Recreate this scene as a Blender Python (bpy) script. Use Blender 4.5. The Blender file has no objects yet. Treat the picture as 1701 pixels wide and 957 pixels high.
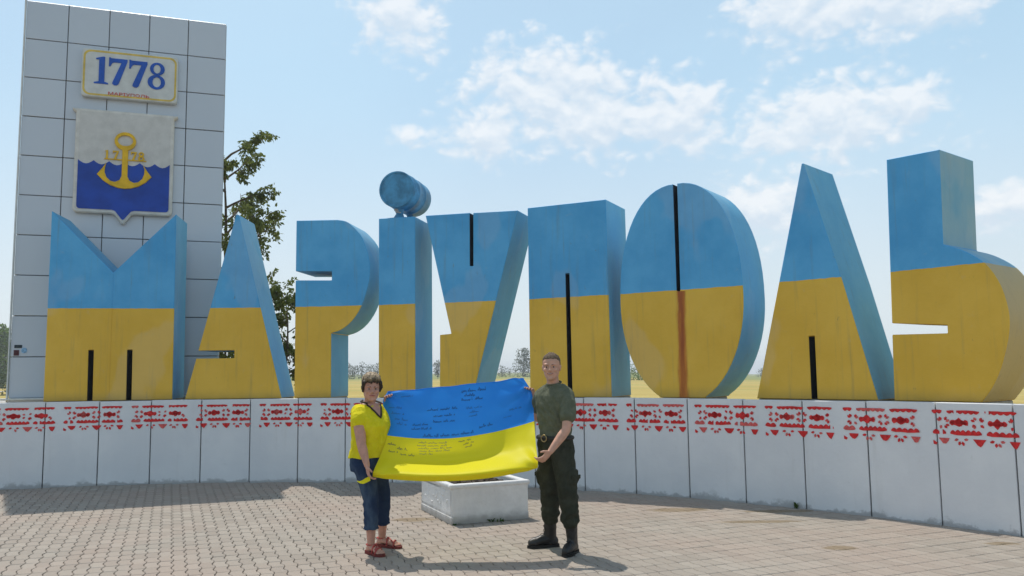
import bpy, bmesh, math, random
from math import sin, cos, pi, radians, atan2, sqrt
from mathutils import Vector, Matrix, noise
random.seed(7)
SC = bpy.context.scene
COL = SC.collection

# ------------------------------------------------------------------ camera
PITCH, ROLL, EYE = 0.10013, 0.01217, 1.6
cam_d = bpy.data.cameras.new("camera")
cam = bpy.data.objects.new("camera", cam_d)
COL.objects.link(cam)
U = Vector((0, -sin(PITCH), cos(PITCH)))
FW = Vector((0, cos(PITCH), sin(PITCH)))
XR = Vector((1, 0, 0))
right = cos(ROLL) * XR - sin(ROLL) * U
upv = sin(ROLL) * XR + cos(ROLL) * U
cam.matrix_world = Matrix(((right.x, upv.x, -FW.x, 0), (right.y, upv.y, -FW.y, 0),
                           (right.z, upv.z, -FW.z, EYE), (0, 0, 0, 1)))
cam_d.sensor_width = 36
cam_d.lens = 36 * 1379.4 / 1701
cam_d.clip_end = 20000
SC.camera = cam

# ------------------------------------------------------------------ light
SUN_EL, SUN_AZ = 63.5, -32.0          # azimuth from +Y towards +X
SV = Vector((sin(radians(SUN_AZ)) * cos(radians(SUN_EL)), cos(radians(SUN_AZ)) * cos(radians(SUN_EL)), sin(radians(SUN_EL))))
sun_d = bpy.data.lights.new("sun", 'SUN')
sun_d.energy = 3.3
sun_d.angle = radians(0.55)
sun_d.color = (1.0, 0.94, 0.85)
sun = bpy.data.objects.new("sun", sun_d)
COL.objects.link(sun)
sun.rotation_euler = SV.to_track_quat('Z', 'Y').to_euler()
sun.location = SV * 60
SC.view_settings.view_transform = 'Standard'
SC.view_settings.look = 'None'
SC.view_settings.exposure = 0.10
SC.view_settings.gamma = 1.0
SC.cycles.max_bounces = 6
SC.cycles.diffuse_bounces = 3
SC.cycles.glossy_bounces = 2
SC.cycles.transmission_bounces = 3
SC.cycles.volume_bounces = 0

SKY_STRENGTH = 0.11
CLOUD_LIT, CLOUD_SHADE = 8.3, 7.1


def build_world():
    w = bpy.data.worlds.new("World")
    SC.world = w
    w.use_nodes = True
    nt = w.node_tree
    for n in list(nt.nodes):
        nt.nodes.remove(n)
    N, Lk = nt.nodes.new, nt.links.new

    def math_(op, a, b=None, clamp=False):
        m = N('ShaderNodeMath'); m.operation = op; m.use_clamp = clamp
        for i, v in enumerate((a, b)):
            if v is None: continue
            if isinstance(v, (int, float)): m.inputs[i].default_value = v
            else: Lk(v, m.inputs[i])
        return m.outputs[0]

    def smooth(v, lo, hi):
        m = N('ShaderNodeMapRange'); m.interpolation_type = 'SMOOTHSTEP'
        Lk(v, m.inputs[0]); m.inputs[1].default_value = lo; m.inputs[2].default_value = hi
        return m.outputs[0]
    sky = N('ShaderNodeTexSky'); sky.sky_type = 'NISHITA'
    sky.sun_disc = False
    sky.sun_elevation = radians(SUN_EL); sky.sun_rotation = radians(SUN_AZ)
    sky.air_density = 1.0; sky.dust_density = 1.6; sky.ozone_density = 1.4; sky.altitude = 60
    tc = N('ShaderNodeTexCoord')
    nrm = N('ShaderNodeVectorMath'); nrm.operation = 'NORMALIZE'; Lk(tc.outputs['Generated'], nrm.inputs[0])
    sep = N('ShaderNodeSeparateXYZ'); Lk(nrm.outputs[0], sep.inputs[0])
    az = math_('MULTIPLY', math_('ARCTAN2', sep.outputs[0], sep.outputs[1]), 180 / pi)
    el = math_('MULTIPLY', math_('ARCSINE', sep.outputs[2]), 180 / pi)
    # cumulus seen in the picture (azimuth, elevation, radii in degrees)
    BL = [(2.5, 19.3, 5.2, 2.6), (6.5, 17.2, 7.4, 2.4), (11.7, 17.0, 3.6, 2.1), (-2.0, 16.2, 2.6, 1.6),
          (21.3, 15.8, 5.6, 2.5), (25.6, 16.1, 2.6, 1.4), (20.1, 22.8, 4.0, 2.0), (25.9, 22.4, 5.9, 2.3),
          (-7.5, 24.0, 3.1, 2.5), (17.4, 10.6, 3.4, 2.0), (31.2, 9.3, 3.6, 1.1), (-7.4, 16.2, 1.1, .6)]
    # and others round the rest of the sky, so that it goes on the same way
    rr = random.Random(3)
    for i in range(9):
        a = rr.uniform(40, 320); e = rr.uniform(9, 40)
        BL.append((a if a <= 180 else a - 360, e, rr.uniform(4, 9), rr.uniform(1.8, 3.4)))

    def density(el_s):
        comb = N('ShaderNodeCombineXYZ'); Lk(az, comb.inputs[0]); Lk(el_s, comb.inputs[1])
        best = None
        for a, e, ra, re in BL:
            s = N('ShaderNodeVectorMath'); s.operation = 'SUBTRACT'; Lk(comb.outputs[0], s.inputs[0]); s.inputs[1].default_value = (a, e, 0)
            m = N('ShaderNodeVectorMath'); m.operation = 'MULTIPLY'; Lk(s.outputs[0], m.inputs[0]); m.inputs[1].default_value = (1 / ra, 1 / re, 0)
            ln = N('ShaderNodeVectorMath'); ln.operation = 'LENGTH'; Lk(m.outputs[0], ln.inputs[0])
            best = ln.outputs['Value'] if best is None else math_('SMOOTH_MIN', best, ln.outputs['Value'])
            if best.node.type == 'MATH': best.node.inputs[2].default_value = 0.3
        mp = N('ShaderNodeVectorMath'); mp.operation = 'MULTIPLY'; Lk(comb.outputs[0], mp.inputs[0]); mp.inputs[1].default_value = (1, 1.5, 1)
        n1 = N('ShaderNodeTexNoise'); n1.noise_dimensions = '2D'; n1.inputs['Scale'].default_value = 0.42; n1.inputs['Detail'].default_value = 7; n1.inputs['Roughness'].default_value = 0.54
        n1.inputs['Distortion'].default_value = 0.25
        Lk(mp.outputs[0], n1.inputs['Vector'])
        vo = N('ShaderNodeTexVoronoi'); vo.voronoi_dimensions = '2D'; vo.feature = 'F1'; vo.inputs['Scale'].default_value = 0.85; vo.inputs['Detail'].default_value = 0.6
        wv = N('ShaderNodeVectorMath'); wv.operation = 'ADD'; Lk(mp.outputs[0], wv.inputs[0])
        wn = N('ShaderNodeVectorMath'); wn.operation = 'SCALE'; wn.inputs['Scale'].default_value = 1.2; Lk(n1.outputs['Color'], wn.inputs[0]); Lk(wn.outputs[0], wv.inputs[1])
        Lk(wv.outputs[0], vo.inputs['Vector'])
        puff = math_('MULTIPLY', math_('SUBTRACT', 0.45, vo.outputs['Distance']), 0.55)
        d = math_('SUBTRACT', math_('ADD', math_('MULTIPLY', n1.outputs['Fac'], 2.3), puff), best)
        return math_('SUBTRACT', d, -0.34)
    d0 = density(el)
    d1 = density(math_('ADD', el, 0.75))
    alpha = smooth(d0, -0.05, 0.95)
    lit = math_('ADD', math_('MULTIPLY', math_('SUBTRACT', d0, d1), 0.85), 0.42, True)
    ccol = N('ShaderNodeMix'); ccol.data_type = 'RGBA'
    Lk(lit, ccol.inputs[0])
    ccol.inputs[6].default_value = (CLOUD_SHADE * .84, CLOUD_SHADE * .95, CLOUD_SHADE * 1.07, 1)
    ccol.inputs[7].default_value = (CLOUD_LIT * .985, CLOUD_LIT, CLOUD_LIT * 1.02, 1)
    # thin milky veil, thicker towards the horizon
    veil = N('ShaderNodeMix'); veil.data_type = 'RGBA'
    nv = N('ShaderNodeTexNoise'); nv.inputs['Scale'].default_value = 2.2; nv.inputs['Detail'].default_value = 5
    Lk(nrm.outputs[0], nv.inputs['Vector'])
    hz = math_('POWER', math_('SUBTRACT', 1.0, math_('MULTIPLY', math_('ABSOLUTE', el), 1 / 55, True)), 2.0)
    vf = math_('MULTIPLY', math_('ADD', math_('ADD', math_('MULTIPLY', hz, 0.36), 0.56), math_('MULTIPLY', math_('SUBTRACT', nv.outputs['Fac'], 0.5), 0.5)), 1.0, True)
    vf = math_('MULTIPLY', vf, math_('SUBTRACT', 1.0, math_('MULTIPLY', smooth(el, 24, 62), 0.55)))
    Lk(vf, veil.inputs[0]); Lk(sky.outputs[0], veil.inputs[6]); vc = N('ShaderNodeMix'); vc.data_type = 'RGBA'
    Lk(smooth(el, 1, 21), vc.inputs[0]); vc.inputs[6].default_value = (6.6, 7.35, 7.8, 1); vc.inputs[7].default_value = (4.9, 7.0, 8.5, 1)
    Lk(vc.outputs[2], veil.inputs[7])
    mix = N('ShaderNodeMix'); mix.data_type = 'RGBA'
    Lk(math_('MULTIPLY', alpha, 0.75), mix.inputs[0]); Lk(veil.outputs[2], mix.inputs[6]); Lk(ccol.outputs[2], mix.inputs[7])
    bg = N('ShaderNodeBackground'); bg.inputs[1].default_value = SKY_STRENGTH
    Lk(mix.outputs[2], bg.inputs[0])
    out = N('ShaderNodeOutputWorld'); Lk(bg.outputs[0], out.inputs[0])


build_world()

# ------------------------------------------------------------------ helpers
def link(o, parent=None):
    COL.objects.link(o)
    if parent is not None:
        o.parent = parent
    return o


def mesh_from(bm, name, mats, smooth=False, sharp=None):
    me = bpy.data.meshes.new(name)
    bm.to_mesh(me); bm.free()
    for m in (mats if isinstance(mats, (list, tuple)) else [mats]):
        me.materials.append(m)
    if smooth:
        for p in me.polygons: p.use_smooth = True
        if sharp: me.set_sharp_from_angle(angle=radians(sharp))
    return me


def obj(name, bm, mats, parent=None, smooth=False, sharp=None):
    me = mesh_from(bm, name, mats, smooth, sharp) if isinstance(bm, bmesh.types.BMesh) else bm
    return link(bpy.data.objects.new(name, me), parent)


def empty(name, loc=(0, 0, 0), rz=0.0):
    o = bpy.data.objects.new(name, None)
    o.empty_display_size = 0.1
    o.location = loc; o.rotation_euler = (0, 0, rz)
    COL.objects.link(o)
    return o


def tag(o, label=None, cat=None, group=None, kind=None):
    if label: o['label'] = label
    if cat: o['category'] = cat
    if group: o['group'] = group
    if kind: o['kind'] = kind
    return o


def box(bm, c, s, M=None, bevel=0.0, mi=0):
    r = bmesh.ops.create_cube(bm, size=1.0, matrix=(M or Matrix()) @ Matrix.Translation(c) @ Matrix.Diagonal((s[0], s[1], s[2], 1)))
    fs = set(f for v in r['verts'] for f in v.link_faces)
    for f in fs: f.material_index = mi
    if bevel:
        es = list(set(e for v in r['verts'] for e in v.link_edges))
        bmesh.ops.bevel(bm, geom=es, offset=bevel, segments=1, affect='EDGES', profile=0.5)
    return r


def ell(bm, c, r, M=None, seg=16, rings=10):
    m = Matrix.Translation(c) @ (M.to_4x4() if M else Matrix()) @ Matrix.Diagonal((r[0], r[1], r[2], 1))
    return bmesh.ops.create_uvsphere(bm, u_segments=seg, v_segments=rings, radius=1.0, matrix=m)


def tube(bm, pts, rad, seg=10, squash=None, cap=True):
    """a tapered tube through pts; squash=(dir, factor) flattens along dir"""
    pts = [Vector(p) for p in pts]
    if isinstance(rad, (int, float)): rad = [rad] * len(pts)
    if cap:   # rounded ends
        d0 = (pts[0] - pts[1]).normalized(); d1 = (pts[-1] - pts[-2]).normalized()
        pts = [pts[0] + d0 * rad[0] * .8, pts[0] + d0 * rad[0] * .5] + pts + [pts[-1] + d1 * rad[-1] * .5, pts[-1] + d1 * rad[-1] * .8]
        rad = [rad[0] * .45, rad[0] * .85] + list(rad) + [rad[-1] * .85, rad[-1] * .45]
    rings = []
    x = None
    for i, p in enumerate(pts):
        t = (pts[min(i + 1, len(pts) - 1)] - pts[max(i - 1, 0)])
        t = t.normalized() if t.length > 1e-9 else Vector((0, 0, 1))
        if x is None:
            a = Vector((0, 0, 1)) if abs(t.z) < .9 else Vector((1, 0, 0))
            x = a.cross(t).normalized()
        x = (x - t * x.dot(t)).normalized()
        y = t.cross(x)
        ring = []
        for k in range(seg):
            o = (x * cos(2 * pi * k / seg) + y * sin(2 * pi * k / seg)) * rad[i]
            if squash:
                dv = squash[0]
                o = o - dv * (o.dot(dv) * (1 - squash[1]))
            ring.append(bm.verts.new(p + o))
        rings.append(ring)
    for a, b in zip(rings, rings[1:]):
        for k in range(seg):
            bm.faces.new((a[k], a[(k + 1) % seg], b[(k + 1) % seg], b[k]))
    bm.faces.new(list(reversed(rings[0]))); bm.faces.new(rings[-1])


def loft(bm, rings, seg=20):
    """rings: (centre, axis_a vector, axis_b front vector, axis_b back length)"""
    rs = []
    for c, a, bf, bb in rings:
        c = Vector(c); L = []
        for k in range(seg):
            t = 2 * pi * k / seg
            ct, st = cos(t), sin(t)
            e = 0.9
            ct2 = math.copysign(abs(ct) ** e, ct); st2 = math.copysign(abs(st) ** e, st)
            v = a * ct2 + (bf if st > 0 else bf.normalized() * bb) * st2
            L.append(bm.verts.new(c + v))
        rs.append(L)
    for p, q in zip(rs, rs[1:]):
        for k in range(seg):
            bm.faces.new((p[k], p[(k + 1) % seg], q[(k + 1) % seg], q[k]))
    bm.faces.new(list(reversed(rs[0]))); bm.faces.new(rs[-1])


def remeshed(bm, voxel, smooth_it=4, name='body', fac=0.5):
    bmesh.ops.recalc_face_normals(bm, faces=bm.faces)
    me = bpy.data.meshes.new(name); bm.to_mesh(me); bm.free()
    o = bpy.data.objects.new(name, me); COL.objects.link(o)
    m = o.modifiers.new('r', 'REMESH'); m.mode = 'VOXEL'; m.voxel_size = voxel; m.use_smooth_shade = True
    if smooth_it:
        s = o.modifiers.new('s', 'SMOOTH'); s.factor = fac; s.iterations = smooth_it
    dg = bpy.context.evaluated_depsgraph_get()
    dg.update()
    res = bpy.data.meshes.new_from_object(o.evaluated_get(dg))
    bpy.data.objects.remove(o); bpy.data.meshes.remove(me)
    res.name = name
    for p in res.polygons: p.use_smooth = True
    res.materials.clear()
    return res


def displace(me, fn):
    """move each vertex along its normal by fn(co, normal)"""
    ns = [v.normal.copy() for v in me.vertices]
    for v, n in zip(me.vertices, ns):
        v.co = v.co + n * fn(v.co, n)
    me.update()


def catmull(P, n=4, closed=False):
    out = []
    m = len(P)
    for i in range(m if closed else m - 1):
        p0 = P[(i - 1) % m] if closed or i > 0 else P[0]
        p1, p2 = P[i], P[(i + 1) % m]
        p3 = P[(i + 2) % m] if closed or i + 2 < m else P[-1]
        for k in range(n):
            t = k / n
            out.append(tuple(.5 * (2 * b + (c - a) * t + (2 * a - 5 * b + 4 * c - d) * t * t + (3 * b - a - 3 * c + d) * t ** 3)
                             for a, b, c, d in zip(p0, p1, p2, p3)))
    if not closed: out.append(tuple(P[-1]))
    return out


# ------------------------------------------------------------------ materials
class MatB:
    def __init__(s, name):
        s.m = bpy.data.materials.new(name); s.m.use_nodes = True
        s.nt = s.m.node_tree
        s.b = s.nt.nodes['Principled BSDF']
        s.out = s.nt.nodes['Material Output']

    def N(s, t): return s.nt.nodes.new(t)
    def L(s, a, b): s.nt.links.new(a, b)

    def math(s, op, a, b=None, clamp=False):
        m = s.N('ShaderNodeMath'); m.operation = op; m.use_clamp = clamp
        for i, v in enumerate((a, b)):
            if v is None: continue
            if isinstance(v, (int, float)): m.inputs[i].default_value = v
            else: s.L(v, m.inputs[i])
        return m.outputs[0]

    def pos(s):
        return s.N('ShaderNodeNewGeometry').outputs['Position']

    def objco(s):
        return s.N('ShaderNodeTexCoord').outputs['Object']

    def noise(s, vec, scale, detail=4, rough=.55, stretch=None):
        if stretch:
            v = s.N('ShaderNodeVectorMath'); v.operation = 'MULTIPLY'; s.L(vec, v.inputs[0]); v.inputs[1].default_value = stretch
            vec = v.outputs[0]
        n = s.N('ShaderNodeTexNoise'); s.L(vec, n.inputs['Vector'])
        n.inputs['Scale'].default_value = scale; n.inputs['Detail'].default_value = detail; n.inputs['Roughness'].default_value = rough
        return n.outputs['Fac']

    def ramp(s, v, lo, hi, smooth=True):
        m = s.N('ShaderNodeMapRange'); m.interpolation_type = 'SMOOTHSTEP' if smooth else 'LINEAR'
        s.L(v, m.inputs[0]); m.inputs[1].default_value = lo; m.inputs[2].default_value = hi
        return m.outputs[0]

    def mix(s, f, a, b):
        m = s.N('ShaderNodeMix'); m.data_type = 'RGBA'
        for i, v in ((0, f), (6, a), (7, b)):
            if isinstance(v, (int, float)): m.inputs[i].default_value = v
            elif isinstance(v, (tuple, list)): m.inputs[i].default_value = (v[0], v[1], v[2], 1)
            else: s.L(v, m.inputs[i])
        return m.outputs[2]

    def bump(s, h, strength=.3, dist=.01):
        b = s.N('ShaderNodeBump'); b.inputs['Strength'].default_value = strength; b.inputs['Distance'].default_value = dist
        s.L(h, b.inputs['Height']); s.L(b.outputs[0], s.b.inputs['Normal'])

    def col(s, c):
        if isinstance(c, (tuple, list)): s.b.inputs['Base Color'].default_value = (c[0], c[1], c[2], 1)
        else: s.L(c, s.b.inputs['Base Color'])

    def set(s, rough=.7, spec=.3, metal=0):
        s.b.inputs['Roughness'].default_value = rough
        s.b.inputs['Specular IOR Level'].default_value = spec
        s.b.inputs['Metallic'].default_value = metal


def simple(name, c, rough=.7, var=.25, scale=6, bump=0, bscale=60, spec=.3, metal=0, bdist=.004):
    M = MatB(name); p = M.objco()
    n = M.noise(p, scale, 6, .6)
    dk = tuple(x * (1 - var) for x in c); lt = tuple(min(1, x * (1 + var)) for x in c)
    M.col(M.mix(M.ramp(n, .3, .7), dk, lt)); M.set(rough, spec, metal)
    if bump: M.bump(M.noise(p, bscale, 5), bump, bdist)
    return M.m


def paver_material():
    M = MatB("paver_concrete"); p = M.pos()
    oi = M.N('ShaderNodeObjectInfo').outputs['Random']
    isl = M.N('ShaderNodeNewGeometry').outputs['Random Per Island']
    r = M.math('FRACT', M.math('ADD', oi, isl))
    c = M.mix(r, (.300, .262, .222), (.362, .322, .274))
    tint = M.noise(p, .55, 3)
    c = M.mix(M.math('MULTIPLY', M.ramp(tint, .4, .65), .5), c, (.37, .285, .235))
    c = M.mix(M.math('MULTIPLY', M.ramp(M.noise(p, 1.6, 5, .65), .5, .75), .5), c, (.30, .275, .235))
    c = M.mix(M.math('MULTIPLY', M.ramp(M.noise(p, 120, 3, .7), .45, .8), .35), c, (.20, .17, .14))
    # earth stains at the places they lie
    for (x, y, rx, ry) in ((1.9, 9.72, .45, .16), (2.55, 8.92, .55, .10), (-1.12, 9.3, .3, .16), (3.0, 9.55, .5, .12), (4.4, 7.7, .2, .08), (2.9, 7.6, .2, .12)):
        s_ = M.N('ShaderNodeVectorMath'); s_.operation = 'SUBTRACT'; M.L(p, s_.inputs[0]); s_.inputs[1].default_value = (x, y, 0)
        m_ = M.N('ShaderNodeVectorMath'); m_.operation = 'MULTIPLY'; M.L(s_.outputs[0], m_.inputs[0]); m_.inputs[1].default_value = (1 / rx, 1 / ry, 0)
        l_ = M.N('ShaderNodeVectorMath'); l_.operation = 'LENGTH'; M.L(m_.outputs[0], l_.inputs[0])
        f = M.math('SUBTRACT', M.math('ADD', .45, M.noise(p, 5, 5, .7)), l_.outputs['Value'])
        c = M.mix(M.math('MULTIPLY', M.ramp(f, 0, .35), .65), c, (.20, .145, .075))
    M.col(c); M.set(.88, .2)
    M.bump(M.noise(p, 140, 4, .7), .25, .003)
    return M.m


def joint_material():
    M = MatB("joint_sand"); p = M.pos()
    M.col(M.mix(M.noise(p, 9, 5), (.155, .13, .105), (.26, .22, .175))); M.set(.95, .1)
    return M.m


def wall_material():
    M = MatB("white_wall_paint"); p = M.pos()
    sep = M.N('ShaderNodeSeparateXYZ'); M.L(p, sep.inputs[0])
    z = sep.outputs[2]
    c = M.mix(M.ramp(M.noise(p, 1.7, 5, .6), .35, .7), (.70, .705, .715), (.765, .765, .765))
    c = M.mix(M.math('MULTIPLY', M.ramp(M.noise(p, 7, 6, .7), .62, .8), .35), c, (.50, .49, .45))
    streak = M.noise(p, 3.0, 4, .6, (3, 3, .25))
    c = M.mix(M.math('MULTIPLY', M.ramp(streak, .55, .8), .22), c, (.52, .50, .46))
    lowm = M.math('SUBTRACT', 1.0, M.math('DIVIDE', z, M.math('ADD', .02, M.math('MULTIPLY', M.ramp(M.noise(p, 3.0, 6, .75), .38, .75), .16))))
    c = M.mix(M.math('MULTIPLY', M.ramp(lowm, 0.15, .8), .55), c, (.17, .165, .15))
    oi = M.N('ShaderNodeObjectInfo').outputs['Random']
    c = M.mix(M.math('MULTIPLY', oi, .14), c, (.55, .55, .56))
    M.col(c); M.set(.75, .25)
    M.bump(M.noise(p, 14, 7, .65), .35, .012)
    return M.m


def letter_material(name, kind):
    """kind 'front': blue above the line, yellow below; 'side': blue; 'side_yellow' for the last letter"""
    M = MatB(name); p = M.pos(); ob = M.objco()
    sep = M.N('ShaderNodeSeparateXYZ'); M.L(p, sep.inputs[0])
    z = sep.outputs[2]
    so = M.N('ShaderNodeSeparateXYZ'); M.L(ob, so.inputs[0])
    blue = M.mix(M.ramp(M.noise(p, 1.4, 6, .65), .3, .72), (.060, .33, .63), (.105, .42, .72))
    yel = M.mix(M.ramp(M.noise(p, 1.2, 6, .65), .3, .72), (.69, .41, .036), (.77, .475, .058))
    edge = M.math('ADD', 2.632, M.math('MULTIPLY', M.math('SUBTRACT', M.noise(p, 9, 4), .5), .02))
    isb = M.math('GREATER_THAN', z, edge)
    sb = M.mix(M.ramp(M.noise(p, 1.1, 6, .7), .3, .75), (.085, .36, .58), (.15, .44, .62))
    if kind == 'front':
        c = M.mix(isb, yel, blue)
    elif kind == 'side':
        c = sb
    else:
        c = M.mix(isb, M.mix(M.noise(p, 2, 5), (.44, .34, .18), (.52, .38, .15)), M.mix(M.ramp(M.noise(p, 1.5, 5), .3, .7), (.13, .37, .54), (.26, .44, .52)))
    # dirt: rain streaks, blotches, pale chalking
    streak = M.noise(p, 4.0, 5, .6, (4, 4, .22))
    c = M.mix(M.math('MULTIPLY', M.ramp(streak, .52, .84), .36), c, (.16, .15, .11))
    c = M.mix(M.math('MULTIPLY', M.ramp(M.noise(p, 5.5, 6, .75), .60, .82), .30), c, (.45, .47, .44))
    c = M.mix(M.math('MULTIPLY', M.ramp(M.noise(p, 26, 4, .7), .66, .8), .45), c, (.10, .10, .09))
    rep_ = M.ramp(M.noise(p, .9, 3, .5, (1, 1, .7)), .56, .60)
    c = M.mix(M.math('MULTIPLY', rep_, .10), c, (.62, .62, .60))
    scr = M.noise(p, 13, 5, .75, (1, 1, .35))
    c = M.mix(M.math('MULTIPLY', M.ramp(scr, .67, .72), .5), c, (.17, .12, .07))
    low = M.ramp(M.math('SUBTRACT', 1.42, z), 0.0, .22)
    c = M.mix(M.math('MULTIPLY', M.math('MULTIPLY', low, M.noise(p, 3.5, 4)), .55), c, (.13, .11, .08))
    if name == 'paint_front_rust':
        u = so.outputs[0]
        w = M.math('ADD', .018, M.math('MULTIPLY', M.noise(p, 7, 5, .7, (1, 1, .22)), .10))
        d = M.math('ABSOLUTE', M.math('ADD', u, -.005))
        band = M.math('MULTIPLY', M.ramp(M.math('SUBTRACT', w, d), -.02, .035), M.math('LESS_THAN', z, 2.615))
        c = M.mix(M.math('MULTIPLY', band, .95), c, M.mix(M.ramp(M.noise(p, 3, 5, .7, (6, 6, .4)), .35, .7), (.30, .055, .010), (.56, .19, .020)))
    M.col(c); M.set(.55, .35)
    M.bump(M.noise(p, 16, 7, .7), .28, .012)
    return M.m


def fabric_flag():
    M = MatB("flag_cloth")
    uv = M.N('ShaderNodeUVMap').outputs[0]
    sp = M.N('ShaderNodeSeparateXYZ'); M.L(uv, sp.inputs[0])
    isb = M.math('GREATER_THAN', sp.outputs[1], .5)
    c = M.mix(isb, (.86, .77, .02), (.03, .29, .90))
    M.nt.nodes.remove(M.b)
    df = M.N('ShaderNodeBsdfDiffuse'); tr = M.N('ShaderNodeBsdfTranslucent'); gl = M.N('ShaderNodeBsdfGlossy')
    M.L(c, df.inputs[0]); M.L(c, tr.inputs[0]); gl.inputs['Roughness'].default_value = .45
    wv = M.noise(uv, 700, 1)
    m1 = M.N('ShaderNodeMixShader'); m1.inputs[0].default_value = .32; M.L(df.outputs[0], m1.inputs[1]); M.L(tr.outputs[0], m1.inputs[2])
    m2 = M.N('ShaderNodeMixShader'); m2.inputs[0].default_value = .012; M.L(m1.outputs[0], m2.inputs[1]); M.L(gl.outputs[0], m2.inputs[2])
    M.L(m2.outputs[0], M.out.inputs[0])
    return M.m


def leaf_material(name, c, c2, trans=.35):
    M = MatB(name)
    isl = M.N('ShaderNodeNewGeometry').outputs['Random Per Island']
    col = M.mix(isl, c, c2)
    M.nt.nodes.remove(M.b)
    df = M.N('ShaderNodeBsdfDiffuse'); tr = M.N('ShaderNodeBsdfTranslucent')
    M.L(col, df.inputs[0]); M.L(col, tr.inputs[0])
    m1 = M.N('ShaderNodeMixShader'); m1.inputs[0].default_value = trans; M.L(df.outputs[0], m1.inputs[1]); M.L(tr.outputs[0], m1.inputs[2])
    M.L(m1.outputs[0], M.out.inputs[0])
    return M.m


def skin_material(name, c):
    M = MatB(name); p = M.objco()
    n = M.ramp(M.noise(p, 22, 4), .3, .7)
    M.col(M.mix(n, tuple(x * .86 for x in c), (min(1, c[0] * 1.08), c[1] * 1.02, c[2]))); M.set(.5, .35)
    M.b.inputs['Subsurface Weight'].default_value = .12
    M.b.inputs['Subsurface Radius'].default_value = (.02, .008, .004)
    M.bump(M.noise(p, 180, 3), .12, .002)
    return M.m


def cloth_material(name, c, c2, scale=18, bump=.3):
    M = MatB(name); p = M.objco()
    M.col(M.mix(M.ramp(M.noise(p, scale, 5, .65), .3, .7), c, c2)); M.set(.9, .12)
    fold = M.math('ABSOLUTE', M.math('SUBTRACT', M.noise(p, 7.5, 3, .5, (1.3, 1.3, .55)), .5))
    h = M.math('ADD', M.math('MULTIPLY', fold, -1.0), M.math('MULTIPLY', M.noise(p, 420, 2), .03))
    M.bump(h, .9, .055)
    return M.m


def field_material():
    M = MatB("dry_field"); p = M.pos()
    sep = M.N('ShaderNodeSeparateXYZ'); M.L(p, sep.inputs[0])
    c = M.mix(M.ramp(M.noise(p, .05, 6, .6, (1, 3, 1)), .35, .65), (.40, .30, .085), (.46, .36, .12))
    band = M.noise(p, .03, 4, .5, (.12, 1.6, 1))
    c = M.mix(M.math('MULTIPLY', M.ramp(band, .5, .62), .6), c, (.28, .29, .08))
    c = M.mix(M.math('MULTIPLY', M.ramp(M.noise(p, 2.3, 6, .75), .5, .75), .5), c, (.22, .19, .06))
    c = M.mix(M.math('MULTIPLY', M.ramp(sep.outputs[1], 150, 230), .75), c, (.17, .22, .06))
    M.col(c); M.set(.95, .1)
    M.bump(M.noise(p, 6, 6, .7), .6, .08)
    return M.m


MP = paver_material(); MJ = joint_material(); MW = wall_material()
MF = letter_material('paint_front', 'front'); MFR = letter_material('paint_front_rust', 'front')
MS = letter_material('paint_side', 'side'); MSY = letter_material('paint_side_faded', 'side_yellow')
M_dark = simple("slot_shade", (.016, .022, .034), .9, .3)  # shade deep inside the letter slits, put into the colour
M_conc = simple("grey_concrete", (.30, .29, .27), .9, .2, 4, .4, 30)
M_gap = simple("dark_gap", (.035, .035, .036), .9, .3)
M_red = simple("red_stencil_paint", (.64, .026, .026), .75, .28, 30, .2, 80)
M_red2 = simple("red_stencil_paint_thin", (.66, .11, .10), .75, .25, 40, .2, 80)

# ------------------------------------------------------------------ ground, field, pavement
def ground_z(x, y):
    s = min(350.0, max(0.0, x - .1 * y)) if y > 20 else 0.0
    fade = min(1.0, max(0.0, (y - 20) / 30))
    return -.03 - .028 * s * fade


bm = bmesh.new()
radii = [0, 4, 8, 12, 16, 20, 26, 34, 44, 56, 72, 95, 125, 160, 210, 280, 380, 450, 540, 650, 800, 1000, 1200]
prev = None
NS = 96
for r in radii:
    if r == 0:
        ring = [bm.verts.new((0, 0, -.03))]
    else:
        ring = [bm.verts.new((r * sin(2 * pi * k / NS), r * cos(2 * pi * k / NS), ground_z(r * sin(2 * pi * k / NS), r * cos(2 * pi * k / NS)))) for k in range(NS)]
    if prev is not None:
        for k in range(NS):
            if len(prev) == 1: bm.faces.new((prev[0], ring[k], ring[(k + 1) % NS]))
            else: bm.faces.new((prev[k], prev[(k + 1) % NS], ring[(k + 1) % NS], ring[k]))
    prev = ring
bmesh.ops.recalc_face_normals(bm, faces=bm.faces)
for f in bm.faces:
    if f.normal.z < 0: f.normal_flip()
tag(obj('field', bm, field_material(), smooth=True), kind='structure')

# curved retaining wall: an arc of panels
CX, CZ, R, A0, DA = -4.1731, 1.76735, 10.88484, -.25117, .06738
HW = 1.2317


def arc(k, r=R):
    a = A0 + DA * k
    return Vector((CX + r * sin(a), CZ + r * cos(a), 0))


# pavement: sanded base, and the interlocking pavers on it
bm = bmesh.new()
pts = [(-30, -22), (30, -22), (30, 3)]
arcp = []
for i in range(25, -31, -1):
    arcp.append(tuple(arc(i, R + .05)[:2]))
allp = [(-30, -22), (30, -22), (30, 6)] + [p for p in arcp if p[0] > -12] + [(-30, 8)]
bm.faces.new([bm.verts.new((x, y, -.013)) for x, y in allp])
bmesh.ops.triangulate(bm, faces=bm.faces)
pave = tag(obj('pavement', bm, MJ), kind='structure')

DV = Vector((-.379, .925, 0)).normalized()      # along the paver columns
EV = Vector((DV.y, -DV.x, 0))                    # across them
PL, PW = .213, .108


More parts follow.
